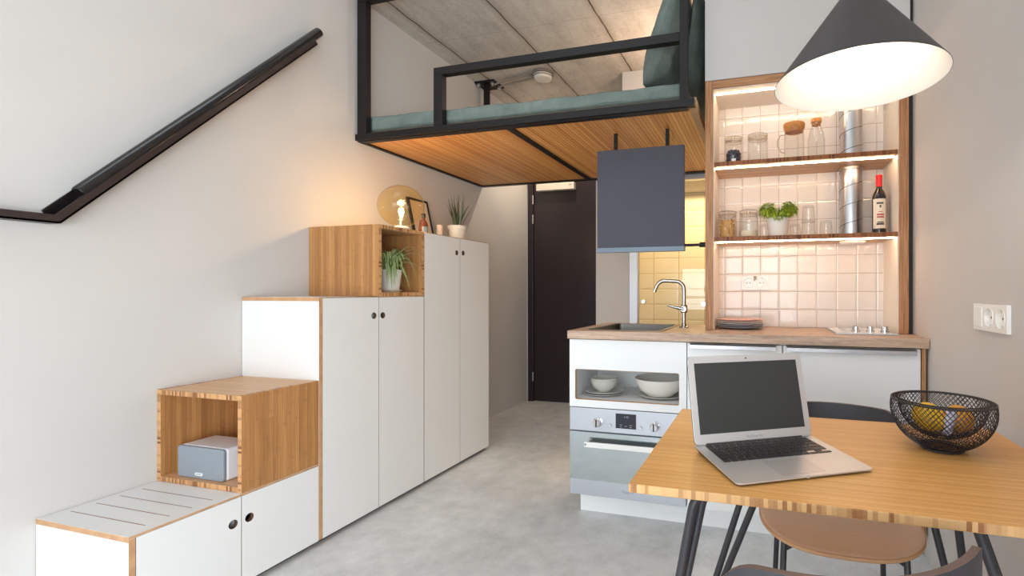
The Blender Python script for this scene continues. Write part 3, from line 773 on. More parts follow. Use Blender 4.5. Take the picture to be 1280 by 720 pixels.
def sq(x, y, z0, z1, a): return M().box((x - a, y - a, z0), (x + a, y + a, z1))
obj('post', M().box((-2.368, LY0, LZ + .032), (-2.303, LY0 + .04, ZC - .05)), S_, lf, bevel=.002)
obj('post', M().box((-1.829, LY0, LZ + .032), (-1.771, LY0 + .04, 2.375)), S_, lf, bevel=.002)
obj('post', M().box((-.408, LY0, LZ + .032), (-.368, LY0 + .04, ZC - .05)), S_, lf, bevel=.002)
obj('rail', M().box((-1.829, LY0, 2.375), (-.408, LY0 + .045, 2.418)), S_, lf, bevel=.002)
obj('top_beam', M().box((-2.368, LY0, ZC - .05), (-.368, LY0 + .04, ZC - .004)), S_, lf, bevel=.002)
pst = obj('post', M().box((-2.325, 3.665, LZ + .05), (-2.285, 3.705, ZC - .014)), S_, lf, bevel=.002)
pm = obj('ceiling_plate', M().box((-2.386, 3.62, ZC - .014), (-2.20, 3.79, ZC - .001)), S_, pst, bevel=.001)
for bx, by in ((-2.36, 3.65), (-2.23, 3.65), (-2.36, 3.76), (-2.23, 3.76)):
    obj('bolt', M().lathe([(.001, -.03), (.008, -.03), (.008, -.014), (.016, -.014), (.016, 0)], (bx, by, ZC - .014), 12), 'steel', pst)

# mattress
def nz(p, s, a): return (noise.noise(Vector(p) * s)) * a
MX0, MX1, MY0, MY1, MZ0, MZ1 = -2.345, -.385, LY0 + .052, LY1 - .06, LZ + .051, 2.200
def matt(u, v):
    # v runs round the cross-section in y-z, u along x
    a = v * 2 * PI; e = .22
    cy, cz = math.cos(a), math.sin(a)
    yy = (abs(cy) ** e) * (1 if cy > 0 else -1); zz = (abs(cz) ** (e * 1.6)) * (1 if cz > 0 else -1)
    s = 1 - max(0, (abs(u - .5) * 2 - .965) / .035) ** 2 * .35
    x = MX0 + (MX1 - MX0) * u
    sag = .004 * math.exp(-((u - .05) / .12) ** 2)
    y = (MY0 + MY1) / 2 + (MY1 - MY0) / 2 * yy * (1 - (1 - s) * .06)
    z = MZ0 + (MZ1 - MZ0) * (.5 + .5 * zz * s)
    if zz > 0: z += nz((x, y, 0), 5, .007) + nz((x, y, 4), 16, .004) - sag + .024 * (1 - u) ** 2
    z = max(z, MZ0)
    y += nz((x, z * 3, 2), 9, .008) * (1 if zz > -.5 else 0)
    return (x, max(y, LY0 + .042), z)
m = M(); nu, nv = 110, 60
vs = [matt(i / (nu - 1), j / nv) for i in range(nu) for j in range(nv)]
fs = [(i * nv + j, (i + 1) * nv + j, (i + 1) * nv + (j + 1) % nv, i * nv + (j + 1) % nv) for i in range(nu - 1) for j in range(nv)]
m.add(vs, fs + [tuple(range(nv)), tuple((nu - 1) * nv + j for j in range(nv))], 0, True)
single('mattress', m, 'fabric', 'mattress in a sage green cover lying on the loft platform', 'mattress')

def pillow(name, label, c, eu, ev, w, h, th, seed, group=None, sharpness=.5, fold=None):
    eu, ev = Vector(eu).normalized(), Vector(ev).normalized(); ew = eu.cross(ev); c = Vector(c)
    m = M()
    def side(sg):
        def fn(u, v):
            a, b = u * 2 - 1, v * 2 - 1
            k = max(0, (1 - abs(a) ** 2.6)) ** sharpness * max(0, (1 - abs(b) ** 2.6)) ** sharpness
            pin = 1 - .06 * (1 - b * b) * abs(a) ** 3; pin2 = 1 - .06 * (1 - a * a) * abs(b) ** 3
            wr = nz((a * 1.3 + seed, b * 1.3, sg), 1.7, .018) * k + nz((a + seed, b, sg * 3), 5, .006) * k
            if fold is not None: wr -= .012 * math.exp(-((b - fold - .12 * a * a) / .035) ** 2) * k
            return c + eu * (w / 2 * a * pin) + ev * (h / 2 * b * pin2) + ew * (sg * th / 2 * k + sg * wr)
        return fn
    m.grid(side(1), 34, 34); m.grid(side(-1), 34, 34)
    return single(name, m, 'fabric', label, 'pillow', group)
pillow('pillow', 'large sage pillow leaning upright at the head of the loft bed, nearest the corner post', (-.52, 2.70, 2.508), (0, 1, 0), (.30, 0, .95), .50, .62, .17, 1.3, 'pillows on the loft bed', .55, -.35)
pillow('pillow', 'rounded sage cushion propped behind the corner post against the bulkhead', (-.375, 2.92, 2.53), (.10, 1, 0), (.12, 0, .99), .56, .66, .10, 5.1, 'pillows on the loft bed', .8)

# smoke detector with conduit from the ceiling plate
dx, dy = -1.745, 3.62
t = thing('smoke_detector', 'round white smoke detector on the concrete ceiling above the mattress', 'smoke detector', (dx, dy, ZC - .06))
obj('mounting_base', M().lathe([(.001, 0), (.086, 0), (.086, -.022), (.078, -.026), (.001, -.026)], (dx, dy, ZC - .001), 36), 'detector_grey', t)
obj('housing', M().lathe([(.001, -.066), (.045, -.066), (.068, -.058), (.076, -.040), (.076, -.024), (.001, -.024)], (dx, dy, ZC), 36), 'detector', t)
obj('vent_ring', M().lathe([(.0775, -.043), (.0785, -.041), (.0785, -.037), (.0775, -.035)], (dx, dy, ZC), 36), 'detector_grey', t)
t = thing('conduit', 'thin grey conduit pipes running along the ceiling to the smoke detector', 'conduit', (-2.0, 3.65, ZC - .03))
obj('pipe', M().tube([(-2.20, 3.70, ZC - .035), (-2.12, 3.69, ZC - .03), (dx - .092, dy + .03, ZC - .02)], .009, 8), 'conduit', t)
obj('pipe', M().tube([(-2.20, 3.63, ZC - .045), (-2.10, 3.63, ZC - .02), (dx - .096, dy - .02, ZC - .013)], .008, 8), 'conduit', t)

# hanging board over the sink
hy = 2.685
t = thing('hanging_board', 'dark grey square board hanging on two black rods from the loft above the sink', 'board', (-.69, hy, 1.365))
obj('board_panel', M().box((-.948, hy, 1.392), (-.435, hy + .026, 1.958)), 'board', t, bevel=.002)
obj('lip', M().box((-.950, hy - .006, 1.364), (-.433, hy + .03, 1.392)), 'board_edge', t, bevel=.002)
for x in (-.838, -.533):
    obj('rod', M().box((x - .0095, hy + .003, 1.955), (x + .0095, hy + .022, LZ - .001)), S_, t, bevel=.001)
obj('arm', M().tube([(-.434, hy + .012, 1.397), (-.345, hy + .012, 1.397)], .008, 12).tube([(-.352, hy + .012, 1.397), (NX0 - .001, hy + .012, 1.397)], .014, 14), S_, t)

# ------------------------------------------------------------------ kitchen
KY = 2.31                        # cabinet fronts
WT0, WT1 = .900, .940            # worktop
# oven housing with open compartment
t = thing('oven_housing', 'white kitchen unit with an open compartment for bowls above the oven', 'cabinet', (-.665, 2.6, .10))
m = M(); x0, x1, z0, z1 = -.965, -.364, .553, .895
m.holed((x0, KY, z0), (1, 0, 0), (0, 0, 1), (0, 1, 0), (x1 - x0, z1 - z0), rrect(.030, .037, x1 - x0 - .035, .192, .010, 6), .019, 0, 1)
obj('front_panel', m, ['white_gloss', 'white_gloss'], t)
m = M().box((x0, KY + .02, .104), (x0 + .016, 2.92, z1)).box((x1 - .016, KY + .02, .104), (x1, 2.92, z1)).box((x0, 2.90, .104), (x1, 2.92, z1))
m.box((x0 + .016, KY + .02, .574), (x1 - .016, 2.90, .590)).box((x0 + .016, KY + .02, .748), (x1 - .016, 2.90, .764)).box((x0 + .016, 2.70, .590), (x1 - .016, 2.712, .748))
obj('carcass', m, 'white_panel', t)
m = M(); hl = rrect(.030, .037, x1 - x0 - .035, .192, .010, 6); hi = rrect(.0315, .0385, x1 - x0 - .0365, .1905, .0095, 6); n = len(hl)
A_ = [(x0 + p[0], KY - .0006, z0 + p[1]) for p in hl]; C_ = [(x0 + p[0], KY + .019, z0 + p[1]) for p in hi]
B_ = [(x0 + p[0], KY - .0006, z0 + p[1]) for p in hi]
q = [(i, (i + 1) % n, n + (i + 1) % n, n + i) for i in range(n)]
m.add(A_ + B_, q).add(B_ + C_, q, 0, True)
obj('opening_rim', m, 'ply_edge', t)
# oven
ox0, ox1 = -.963, -.366
t = thing('oven', 'built-in steel oven with glass door under the open compartment', 'oven', (-.665, 2.6, .105))
obj('oven_body', M().box((ox0 + .02, KY + .02, .112), (ox1 - .02, 2.86, .545)), 'steel_soft', t)
cp = obj('control_panel', M().box((ox0, KY - .004, .434), (ox1, KY + .02, .550)), 'steel_soft', t, bevel=.002)
obj('display', M().box((-.717, KY - .0055, .460), (-.612, KY - .003, .533)), 'display', cp)
obj('display_digits', text_mesh('1:45', .016, (-.662, KY - .006, .517), (1, 0, 0), (0, 0, 1), .0002), 'mark', cp)
for px_, pz_ in ((-.69, .478), (-.69, .468), (-.64, .478), (-.64, .468), (-.665, .472)):
    obj('display_icon', M().box((px_ - .006, KY - .006, pz_ - .0015), (px_ + .006, KY - .0054, pz_ + .0015)), 'mark', cp)
for x in (-.809, -.517):
    k = obj('knob', M().lathe([(.001, -.034), (.016, -.034), (.0185, -.031), (.0185, -.008), (.024, -.006), (.024, 0)], (x, KY - .004, .484), 28, axis='y'), 'chrome', cp)
    obj('pointer', M().box((x - .003, KY - .041, .466), (x + .003, KY - .037, .502)), 'plastic_dark', k)
for x in (-.745, -.589):
    obj('button', M().lathe([(.001, -.008), (.008, -.008), (.009, 0)], (x, KY - .004, .471), 18, axis='y'), 'steel', cp)
dr = obj('oven_door', M().box((ox0, KY - .002, .108), (ox1, KY + .018, .428)), 'steel_soft', t, bevel=.002)
obj('glass_front', M().box((ox0 + .001, KY - .004, .187), (ox1 - .001, KY - .001, .427)), 'oven_glass', dr)
obj('handle', M().box((-.868, KY - .052, .366), (-.460, KY - .040, .392)).box((-.866, KY - .052, .372), (-.852, KY - .003, .388)).box((-.476, KY - .052, .372), (-.462, KY - .003, .388)), 'plastic', dr, bevel=.003)
obj('lettering', text_mesh('Pelgrim', .020, (-.655, KY - .0025, .145), (1, 0, 0), (0, 0, 1), .0003), 'mark', dr)
# two base cabinets
def base_cab(label, x0, x1, h0, h1):
    t = thing('base_cabinet', label, 'cabinet', ((x0 + x1) / 2, 2.6, .10), group='white kitchen base cabinets')
    obj('carcass', M().box((x0, KY + .021, .104), (x0 + .016, 2.92, .895)).box((x1 - .016, KY + .021, .104), (x1, 2.92, .895)).box((x0 + .016, 2.90, .104), (x1 - .016, 2.92, .895)).box((x0 + .016, KY + .021, .104), (x1 - .016, 2.90, .120)), 'white_panel', t)
    dd = obj('door', M().box((x0 + .002, KY, .108), (x1 - .002, KY + .019, .893)), 'white_gloss', t, bevel=.0012)
    m = M().prism([(0, 0), (-.012, 0), (-.020, -.006), (-.020, -.022), (-.017, -.023), (-.015, -.008), (0, -.006)], (h0, KY, .892), (0, 1, 0), (0, 0, 1), (1, 0, 0), h1 - h0)
    obj('handle', m, 'alu', dd)
    return t
base_cab('narrow white base cabinet with edge handle behind the laptop', -.362, .073, -.345, .046)
base_cab('wide white base cabinet with long edge handle below the hob', .075, .632, .091, .613)
single('end_panel', M().box((.634, KY + .004, .100), (.652, 2.92, .897)), 'niche_wood', 'brown wooden end panel closing the base cabinets at the right wall', 'panel', bevel=.001)
single('plinth', M().box((-.930, 2.372, 0), (.655, 2.39, .103)), 'white_gloss', 'white plinth board along the floor under the kitchen units', 'plinth', bevel=.001)
# worktop with the sink opening
wx0, wx1, wy0, wy1 = -.969, .657, 2.29, 2.935
skx0, skx1, sky0, sky1 = -.888, -.486, 2.362, 2.862
m = M(); xs = [wx0, skx0 + .012, skx1 - .012, wx1]; ys = [wy0, sky0 + .012, sky1 - .012, wy1]
for i in range(3):
    for j in range(3):
        if i == 1 and j == 1: continue
        vs = [(xs[i], ys[j]), (xs[i + 1], ys[j]), (xs[i + 1], ys[j + 1]), (xs[i], ys[j + 1])]
        m.add([(a, b, WT1) for a, b in vs], [(0, 1, 2, 3)]); m.add([(a, b, WT0) for a, b in vs], [(3, 2, 1, 0)])
def ringwall(m, x0, y0, x1, y1, z0, z1):
    c = [(x0, y0), (x1, y0), (x1, y1), (x0, y1)]
    m.add([(a, b, z0) for a, b in c] + [(a, b, z1) for a, b in c], [(i, (i + 1) % 4, 4 + (i + 1) % 4, 4 + i) for i in range(4)])
ringwall(m, xs[1], ys[1], xs[2], ys[2], WT0, WT1)
for a, b in ((xs[0], xs[1]), (xs[1], xs[2]), (xs[2], xs[3])):
    m.add([(a, wy0, WT0), (b, wy0, WT0), (b, wy0, WT1), (a, wy0, WT1)], [(0, 1, 2, 3)]); m.add([(a, wy1, WT0), (b, wy1, WT0), (b, wy1, WT1), (a, wy1, WT1)], [(3, 2, 1, 0)])
for a, b in ((ys[0], ys[1]), (ys[1], ys[2]), (ys[2], ys[3])):
    m.add([(wx0, a, WT0), (wx0, b, WT0), (wx0, b, WT1), (wx0, a, WT1)], [(3, 2, 1, 0)]); m.add([(wx1, a, WT0), (wx1, b, WT0), (wx1, b, WT1), (wx1, a, WT1)], [(0, 1, 2, 3)])
single('worktop', m, 'worktop', 'grey-brown oak worktop running over the kitchen units', 'worktop')
# sink
t = thing('sink', 'square stainless steel sink set in the left end of the worktop', 'sink', (-.687, 2.612, .78))
m = M(); o_ = rrect(skx0, sky0, skx1, sky1, .02); i1 = rrect(skx0 + .022, sky0 + .022, skx1 - .022, sky1 - .022, .03); i2 = rrect(skx0 + .034, sky0 + .034, skx1 - .034, sky1 - .034, .03); n = len(o_)
L0 = [(p[0], p[1], WT1 + .0005) for p in o_]; L1 = [(p[0], p[1], WT1 + .003) for p in o_]; L2 = [(p[0], p[1], WT1 + .003) for p in i1]; L3 = [(p[0], p[1], .79) for p in i2]
q = [(i, (i + 1) % n, n + (i + 1) % n, n + i) for i in range(n)]
m.add(L0 + L1, q).add(L1 + L2, q).add(L2 + L3, q, 0, True).add(L3, [tuple(range(n))])
obj('basin', m, 'sink_steel', t)
obj('drain', M().lathe([(.001, .004), (.03, .004), (.04, .001)], (-.687, 2.66, .79), 28), 'chrome', t)
# tap
tx, ty = -.431, 2.648
t = thing('tap', 'brushed steel swan-neck tap standing on the worktop right of the sink', 'tap', (tx, ty, WT1))
obj('tap_base', M().lathe([(.001, 0), (.026, 0), (.026, .006), (.014, .010), (.014, .02)], (tx, ty, WT1), 28), 'tap_steel', t)
pts = [(tx, ty, WT1 + .01), (tx, ty, 1.13)]
for i in range(1, 9):
    a = PI / 2 * i / 8; pts.append((tx - .045 + .045 * math.cos(a), ty, 1.15 + .045 * math.sin(a)))
pts.append((tx - .10, ty - .005, 1.198))
for i in range(1, 9):
    a = math.radians(66) * i / 8; pts.append((tx - .105 - .052 * math.sin(a), ty - .006, 1.146 + .052 * math.cos(a)))
pts.append((pts[-1][0] - .013, ty - .008, pts[-1][2] - .032))
obj('spout', M().tube(pts, .0105, 16), 'tap_steel', t)
obj('mixer_body', M().lathe([(.001, 1.022), (.016, 1.022), (.0185, 1.026), (.0185, 1.060), (.016, 1.064), (.001, 1.064)], (tx, ty, 0), 24).lathe([(.001, -.034), (.015, -.034), (.017, -.030), (.017, 0)], (tx + .002, ty, 1.043), 20, axis='y'), 'tap_steel', t)
obj('lever', M().tube([(tx + .004, ty - .026, 1.043), (tx - .03, ty - .03, 1.050), (tx - .085, ty - .034, 1.063)], [.012, .010, .006], 12), 'tap_steel', t)
# hob
t = thing('hob', 'narrow white hob with a steel frame and three knobs set in the worktop', 'hob', (.45, 2.63, WT1))
hx0, hx1, hy0, hy1 = .312, .578, 2.415, 2.800
obj('hob_frame', M().box((hx0, hy0, WT1 + .0005), (hx1, hy1, WT1 + .005)), 'steel', t, bevel=.001)
hg = obj('hob_glass', M().box((hx0 + .006, hy0 + .006, WT1 + .005), (hx1 - .006, hy1 - .006, WT1 + .0075)), 'white_gloss', t, bevel=.001)
for yy in (2.63, 2.73):
    obj('cooking_zone', M().lathe([(.058, .0002), (.056, .0006), (.053, .0006), (.051, .0002)], (.42, yy, WT1 + .0075), 32), 'mark', t)
for x, y in ((.412, 2.51), (.474, 2.51), (.536, 2.51)):
    obj('knob', M().lathe([(.001, .028), (.012, .028), (.0145, .025), (.0155, .010), (.0195, .008), (.0195, 0)], (x, y, WT1 + .0075), 24), 'chrome', t)
obj('touch_mark', M().box((.556, 2.455, WT1 + .0075), (.566, 2.465, WT1 + .008)), 'ink', t)

# ------------------------------------------------------------------ tiled niche with shelves
NB = 2.82                                        # tile face
t = thing('kitchen_niche', 'lit wooden wall niche lined with white relief tiles above the worktop', 'niche', ((NX0 + NX1) / 2, 2.67, WT1 + .001))
zb = WT1 + .001
for x0, x1, xi in ((NX0, NX0 + .040, NX0 + .040), (NX1 - .040, NX1, NX1 - .044)):
    sp = obj('side_panel', M().box((x0, NY, zb), (x1, NB + .05, NZ - .001)), 'niche_wood', t, bevel=.001)
    obj('side_lining', M().box((xi, NY + .012, zb), (xi + .004, NB, NZ - .042)), 'cream', sp)
tp = obj('top_panel', M().box((NX0 + .040, NY, NZ - .040), (NX1 - .040, NB + .05, NZ - .001)), 'niche_wood_flat', t, bevel=.001)
obj('top_lining', M().box((NX0 + .044, NY + .012, NZ - .044), (NX1 - .044, NB, NZ - .040)), 'cream', tp)
obj('tiled_back', M().box((NX0 + .040, NB, zb), (NX1 - .040, NB + .05, NZ - .040)), 'tile', t)
SX0, SX1 = NX0 + .045, NX1 - .045
SH1, SH2 = 1.803, 1.418                          # shelf tops
for z in (SH1, SH2):
    sh = obj('shelf', M().panel((SX0, NY + .004, z - .022), (SX1, NB - .001, z)), ['bam_flat'] + SE, t, bevel=.0008)
    obj('led_strip', M().box((SX0 + .004, NY + .050, z - .0255), (SX1 - .004, NY + .0545, z - .0225)), 'led', sh)
obj('led_strip', M().box((SX0 + .004, NY + .07, NZ - .0478), (SX1 - .004, NY + .076, NZ - .0445)), 'led', t)

# ventilation duct
t = thing('ventilation_duct', 'spiral steel ventilation pipe running up through the niche shelves', 'duct', (.428, 2.752, SH2))
dxc, dyc, rr = .428, 2.752, .054
obj('pipe', M().lathe([(rr, SH2 + .001), (rr, SH1 - .0225)], (dxc, dyc, 0), 40).lathe([(rr, SH1 + .001), (rr, NZ - .045)], (dxc, dyc, 0), 40), 'steel', t)
m = M()
for za, zb2 in ((SH2 + .004, SH1 - .026), (SH1 + .004, NZ - .05)):
    pts = []; k = 0
    while True:
        z = za + k * .0016; 
        if z > zb2: break
        a = (z / .095) * 2 * PI; pts.append((dxc + rr * math.cos(a), dyc + rr * math.sin(a), z)); k += 1
    m.tube(pts, .0016, 6)
obj('seam', m, 'laptop_edge', t)
obj('collar', M().lathe([(.056, SH1 - .038), (.058, SH1 - .036), (.058, SH1 - .0235)], (dxc, dyc, 0), 36), 'steel', t)
obj('inlet_disc', M().lathe([(.001, -.012), (.055, -.012), (.062, -.006), (.062, 0)], (dxc, dyc - .05, SH2 - .0225), 36), 'plastic', t)

# sockets
def socket_plate(name, label, w, h, n, first_switch=False):
    """built facing -y around the origin, local"""
    t = thing(name, label, 'socket', (0, 0, 0))
    pw = w / n; r = min(pw, h) * .37
    m = M()
    for i in range(n):
        if first_switch and i == 0: m.box((-w / 2, -.012, -h / 2), (-w / 2 + pw, -.0005, h / 2))
        else: m.holed((-w / 2 + pw * i, -.012, -h / 2), (1, 0, 0), (0, 0, 1), (0, 1, 0), (pw, h), circle(pw / 2, h / 2, r, 32), .0115, 0, 0)
    obj('cover_plate', m, 'plastic', t, local=True)
    for i in range(n):
        x = -w / 2 + pw * (i + .5)
        if first_switch and i == 0:
            obj('switch', M().box((x - pw * .40, -.0155, -h * .38), (x + pw * .42, -.012, h * .38)), 'plastic', t, local=True, bevel=.002); continue
        m = M().lathe([(r + .002, -.0121), (r + .0015, -.0138), (r, -.0138), (r * .98, -.0125), (r * .96, -.002), (.001, -.0018)], (x, 0, 0), 32, axis='y')
        s = obj('socket_cup', m, 'plastic', t, local=True)
        for dxp in (-.0095, .0095): obj('pin_hole', M().lathe([(.0001, -.0026), (.0032, -.0025), (.0032, -.002)], (x + dxp, 0, 0), 12, axis='y'), 'plastic_dark', s, local=True)
        for sg in (1, -1): obj('earth_clip', M().box((x - .003, -.008, sg * r * .82 - r * .1), (x + .003, -.003, sg * r * .82 + r * .1)), 'steel', s, local=True)
    return t
s1 = socket_plate('wall_socket', 'white double socket on the niche tiles above the stack of plates', .146, .076, 2)
s1.location = (-.057, NB - .0005, 1.187)
s2 = socket_plate('wall_socket', 'white wall plate with switch and two sockets on the right wall', .225, .082, 3, True)
s2.location = (XR - .0005, 1.705, 1.060); s2.rotation_euler = (0, 0, -PI / 2)

# ------------------------------------------------------------------ things in the niche
def clamp_jar(label, x, y, z, r, h, filling=None):
    t = thing('clamp_jar', label, 'jar', (x, y, z), group='glass clamp jars on the niche shelves')
    hb = h * .80
    obj('jar_glass', M().lathe([(.001, .001), (r * .9, .001), (r, .008), (r, hb * .86), (r * .90, hb * .97), (r * .86, hb), (r * .92, hb + .004), (r * .92, hb + .010), (r * .84, hb + .010), (r * .82, hb), (r * .93, hb * .85), (r * .95, .010), (.001, .006)], (x, y, z), 36), 'glass', t)
    obj('rubber_ring', M().lathe([(r * .86, hb + .010), (r * .98, hb + .011), (r * .98, hb + .014), (r * .86, hb + .015)], (x, y, z), 32), 'rubber', t)
    obj('lid', M().lathe([(r * .93, hb + .015), (r * .95, hb + .018), (r * .93, hb + .024), (r * .80, hb + .028), (r * .70, h - .001), (.001, h)], (x, y, z), 36), 'glass', t)
    m = M()
    ring = [(x + r * .965 * math.cos(2 * PI * i / 32), y + r * .965 * math.sin(2 * PI * i / 32), z + hb + .001) for i in range(32)]
    m.tube(ring, .0014, 6, closed=True)
    ring = [(x + r * .97 * math.cos(2 * PI * i / 32), y + r * .97 * math.sin(2 * PI * i / 32), z + hb + .022) for i in range(32)]
    m.tube(ring, .0014, 6, closed=True)
    m.tube([(x - .008, y - r * .97, z + hb + .022), (x - .008, y - r * 1.06, z + hb - .006), (x - .006, y - r * 1.04, z + hb - .028), (x + .006, y - r * 1.04, z + hb - .028), (x + .008, y - r * 1.06, z + hb - .006), (x + .008, y - r * .97, z + hb + .022)], .0014, 6)
    obj('wire_clamp', m, 'wire', t)
    return t
c1_ = clamp_jar('clamp jar of dark berries, first on the upper niche shelf', -.164, 2.64, SH1, .045, .158)
rnd = random.Random(5); m = M()
for lvl in range(5):
    k = 9 if lvl < 4 else 7
    for i in range(k):
        a = 2 * PI * i / k + lvl * .4; rad = .031 if lvl < 4 else .024
        m.lathe([(.0005, -.0095), (.007, -.0065), (.0095, 0), (.007, .0065), (.0005, .0095)], (-.164 + rad * math.cos(a), 2.64 + rad * math.sin(a), SH1 + .017 + .015 * lvl), 10)
    m.lathe([(.0005, -.012), (.009, -.008), (.012, 0), (.009, .008), (.0005, .012)], (-.164, 2.64, SH1 + .018 + .015 * lvl), 10)
tag(obj('berries', m, 'berry', c1_), kind='stuff')
obj('jar_sticker', M().grid(lambda u, v: (-.164 + .0455 * math.cos(-1.75 + .5 * u), 2.64 + .0455 * math.sin(-1.75 + .5 * u), SH1 + .008 + .024 * v), 8, 2), 'mark_white', c1_)
clamp_jar('empty clear clamp jar, second on the upper niche shelf', -.040, 2.64, SH1, .052, .165)
c3_ = clamp_jar('clamp jar of pasta pieces, first on the lower niche shelf', -.197, 2.64, SH2, .050, .150)
m = M(); rnd = random.Random(9)
for i in range(330):
    a = rnd.uniform(0, 2 * PI); rad = .039 * math.sqrt(rnd.uniform(.35, 1)); zz = SH2 + .014 + rnd.uniform(0, .088)
    p = Vector((-.197 + rad * math.cos(a), 2.64 + rad * math.sin(a), zz)); d = Vector((rnd.uniform(-1, 1), rnd.uniform(-1, 1), rnd.uniform(-1, 1))).normalized()
    d -= Vector((math.cos(a), math.sin(a), 0)) * d.dot(Vector((math.cos(a), math.sin(a), 0))) * .8; d.normalize()
    m.tube([p - d * .006, p + Vector((math.cos(a), math.sin(a), 0)) * .001, p + d * .006], .0026, 6, rnd.choice((0, 0, 1, 2)))
m.lathe([(.001, .009), (.034, .009), (.036, .09), (.001, .1)], (-.197, 2.64, SH2), 20)
tag(obj('pasta', m, ['pasta', 'pasta_light', 'pasta_dark'], c3_), kind='stuff')
c4_ = clamp_jar('clamp jar a third full of pale flour, second on the lower niche shelf', -.086, 2.64, SH2, .049, .152)
obj('flour', M().lathe([(.001, .008), (.044, .009), (.0455, .012), (.0455, .040), (.03, .043), (.001, .042)], (-.086, 2.64, SH2), 32), 'flour', c4_)

jx, jy = .142, 2.66
t = thing('pitcher', 'clear glass pitcher with a slanted cork lid on the upper niche shelf', 'pitcher', (jx, jy, SH1))
obj('pitcher_glass', M().lathe([(.001, .001), (.046, .001), (.050, .006), (.050, .12), (.047, .165), (.049, .175), (.047, .175), (.045, .165), (.048, .12), (.048, .008), (.001, .005)], (jx, jy, SH1), 40), 'glass', t)
obj('handle', M().tube([(jx - .047, jy - .006, SH1 + .150), (jx - .068, jy - .008, SH1 + .148), (jx - .083, jy - .01, SH1 + .12), (jx - .082, jy - .01, SH1 + .09), (jx - .066, jy - .008, SH1 + .062), (jx - .048, jy - .006, SH1 + .055)], .0026, 8), 'wire', t)
obj('cork_lid', M().lathe([(.001, .160), (.044, .160), (.052, .180), (.054, .200), (.052, .205), (.001, .205)], (jx, jy, SH1), 36), 'cork', t)
cx_, cy_ = .252, 2.68
t = thing('carafe', 'slim glass carafe with a cork stopper beside the steel pipe', 'carafe', (cx_, cy_, SH1))
obj('carafe_glass', M().lathe([(.001, .001), (.038, .001), (.042, .006), (.042, .115), (.036, .150), (.024, .185), (.023, .200), (.025, .205), (.023, .206), (.021, .200), (.022, .184), (.034, .149), (.040, .114), (.040, .008), (.001, .005)], (cx_, cy_, SH1), 36), 'glass', t)
obj('stopper', M().lathe([(.001, .192), (.0205, .192), (.0215, .205), (.0255, .207), (.0255, .226), (.001, .227)], (cx_, cy_, SH1), 28), 'cork', t)

def tumbler(label, x, y, z, r, h):
    t = single('tumbler', M().lathe([(.001, h - .001), (r * .80, h), (r * .84, h - .004), (r, .0015), (r, .0005), (r * .955, .0015), (r * .80, h - .008), (.001, h - .008)], (x, y, z), 32), 'glass', label, 'drinking glass', 'upturned tumblers on the lower niche shelf')
    return t
tumbler('upturned clear tumbler between the flour jar and the herb pot', -.008, 2.71, SH2, .033, .080)
tumbler('upturned clear tumbler just right of the herb pot, half hidden by the tall glass', .150, 2.71, SH2, .031, .075)
tumbler('lower tumbler of the stacked pair on the niche shelf', .212, 2.66, SH2, .037, .085)
tumbler('upper tumbler of the stacked pair on the niche shelf', .212, 2.66, SH2 + .072, .034, .090)
tumbler('single upturned tumbler closest to the steel pipe', .296, 2.66, SH2, .033, .082)

hx_, hy_ = .062, 2.64
t = thing('potted_herb', 'bushy bright green herb in a white pot on the lower niche shelf', 'potted plant', (hx_, hy_, SH2))
obj('pot', M().lathe([(.001, 0), (.042, 0), (.044, .004), (.056, .085), (.058, .100), (.055, .1005), (.052, .088), (.001, .086)], (hx_, hy_, SH2), 36), 'pot_white', t)
m = M(); rnd = random.Random(21)
for i in range(1150):
    a = rnd.uniform(0, 2 * PI); rad = .088 * math.sqrt(rnd.random())
    lump = .90 + .16 * math.cos(2 * a) - .10 * math.exp(-((rad * math.cos(a) - .002) / .014) ** 2)
    top = .190 * lump - .030 * (rad / .088) ** 3
    low = .128 - .012 * (rad / .088)
    base = Vector((hx_ + rad * math.cos(a), hy_ + rad * math.sin(a) * .62, SH2 + low + (top - low - .012) * rnd.random() ** .6))
    ribbon(m, base, a + rnd.uniform(-.9, .9), rnd.uniform(.012, .024), rnd.uniform(.0024, .0038), rnd.uniform(.0, .012), rnd.uniform(.006, .036), (0, 0) if rnd.random() < .66 else (1, 1), 5, rnd.uniform(-1, 1))
for i in range(50):
    a = rnd.uniform(0, 2 * PI); q_ = rnd.uniform(.02, .07)
    m.tube([(hx_ + .02 * math.cos(a), hy_ + .02 * math.sin(a), SH2 + .086), (hx_ + q_ * math.cos(a), hy_ + q_ * .6 * math.sin(a), SH2 + .15)], .0012, 5, 1)
obj('foliage', m, ['herb', 'herb_dark'], t)

bx_, by_ = .541, 2.655
t = thing('wine_bottle', 'dark red wine bottle with red capsule at the right end of the lower niche shelf', 'bottle', (bx_, by_, SH2))
obj('bottle_glass', M().lathe([(.001, .004), (.028, .001), (.0315, .005), (.0315, .180), (.0305, .193), (.024, .212), (.016, .226), (.0135, .236), (.0135, .288), (.001, .289)], (bx_, by_, SH2), 40), 'wine', t)
obj('capsule', M().lathe([(.0143, .238), (.0146, .240), (.0143, .280), (.0155, .282), (.0155, .295), (.0138, .297), (.001, .297)], (bx_, by_, SH2), 32), 'capsule', t)
def wrapx(u, v, r, a0, a1, z0, z1): return (bx_ + r * math.cos(a0 + (a1 - a0) * u), by_ + r * math.sin(a0 + (a1 - a0) * u), SH2 + z0 + (z1 - z0) * v)
lb = obj('bottle_label', M().grid(lambda u, v: wrapx(u, v, .0319, -PI / 2 - 1.15, -PI / 2 + 1.0, .030, .176), 24, 2), 'label', t)
m = M()
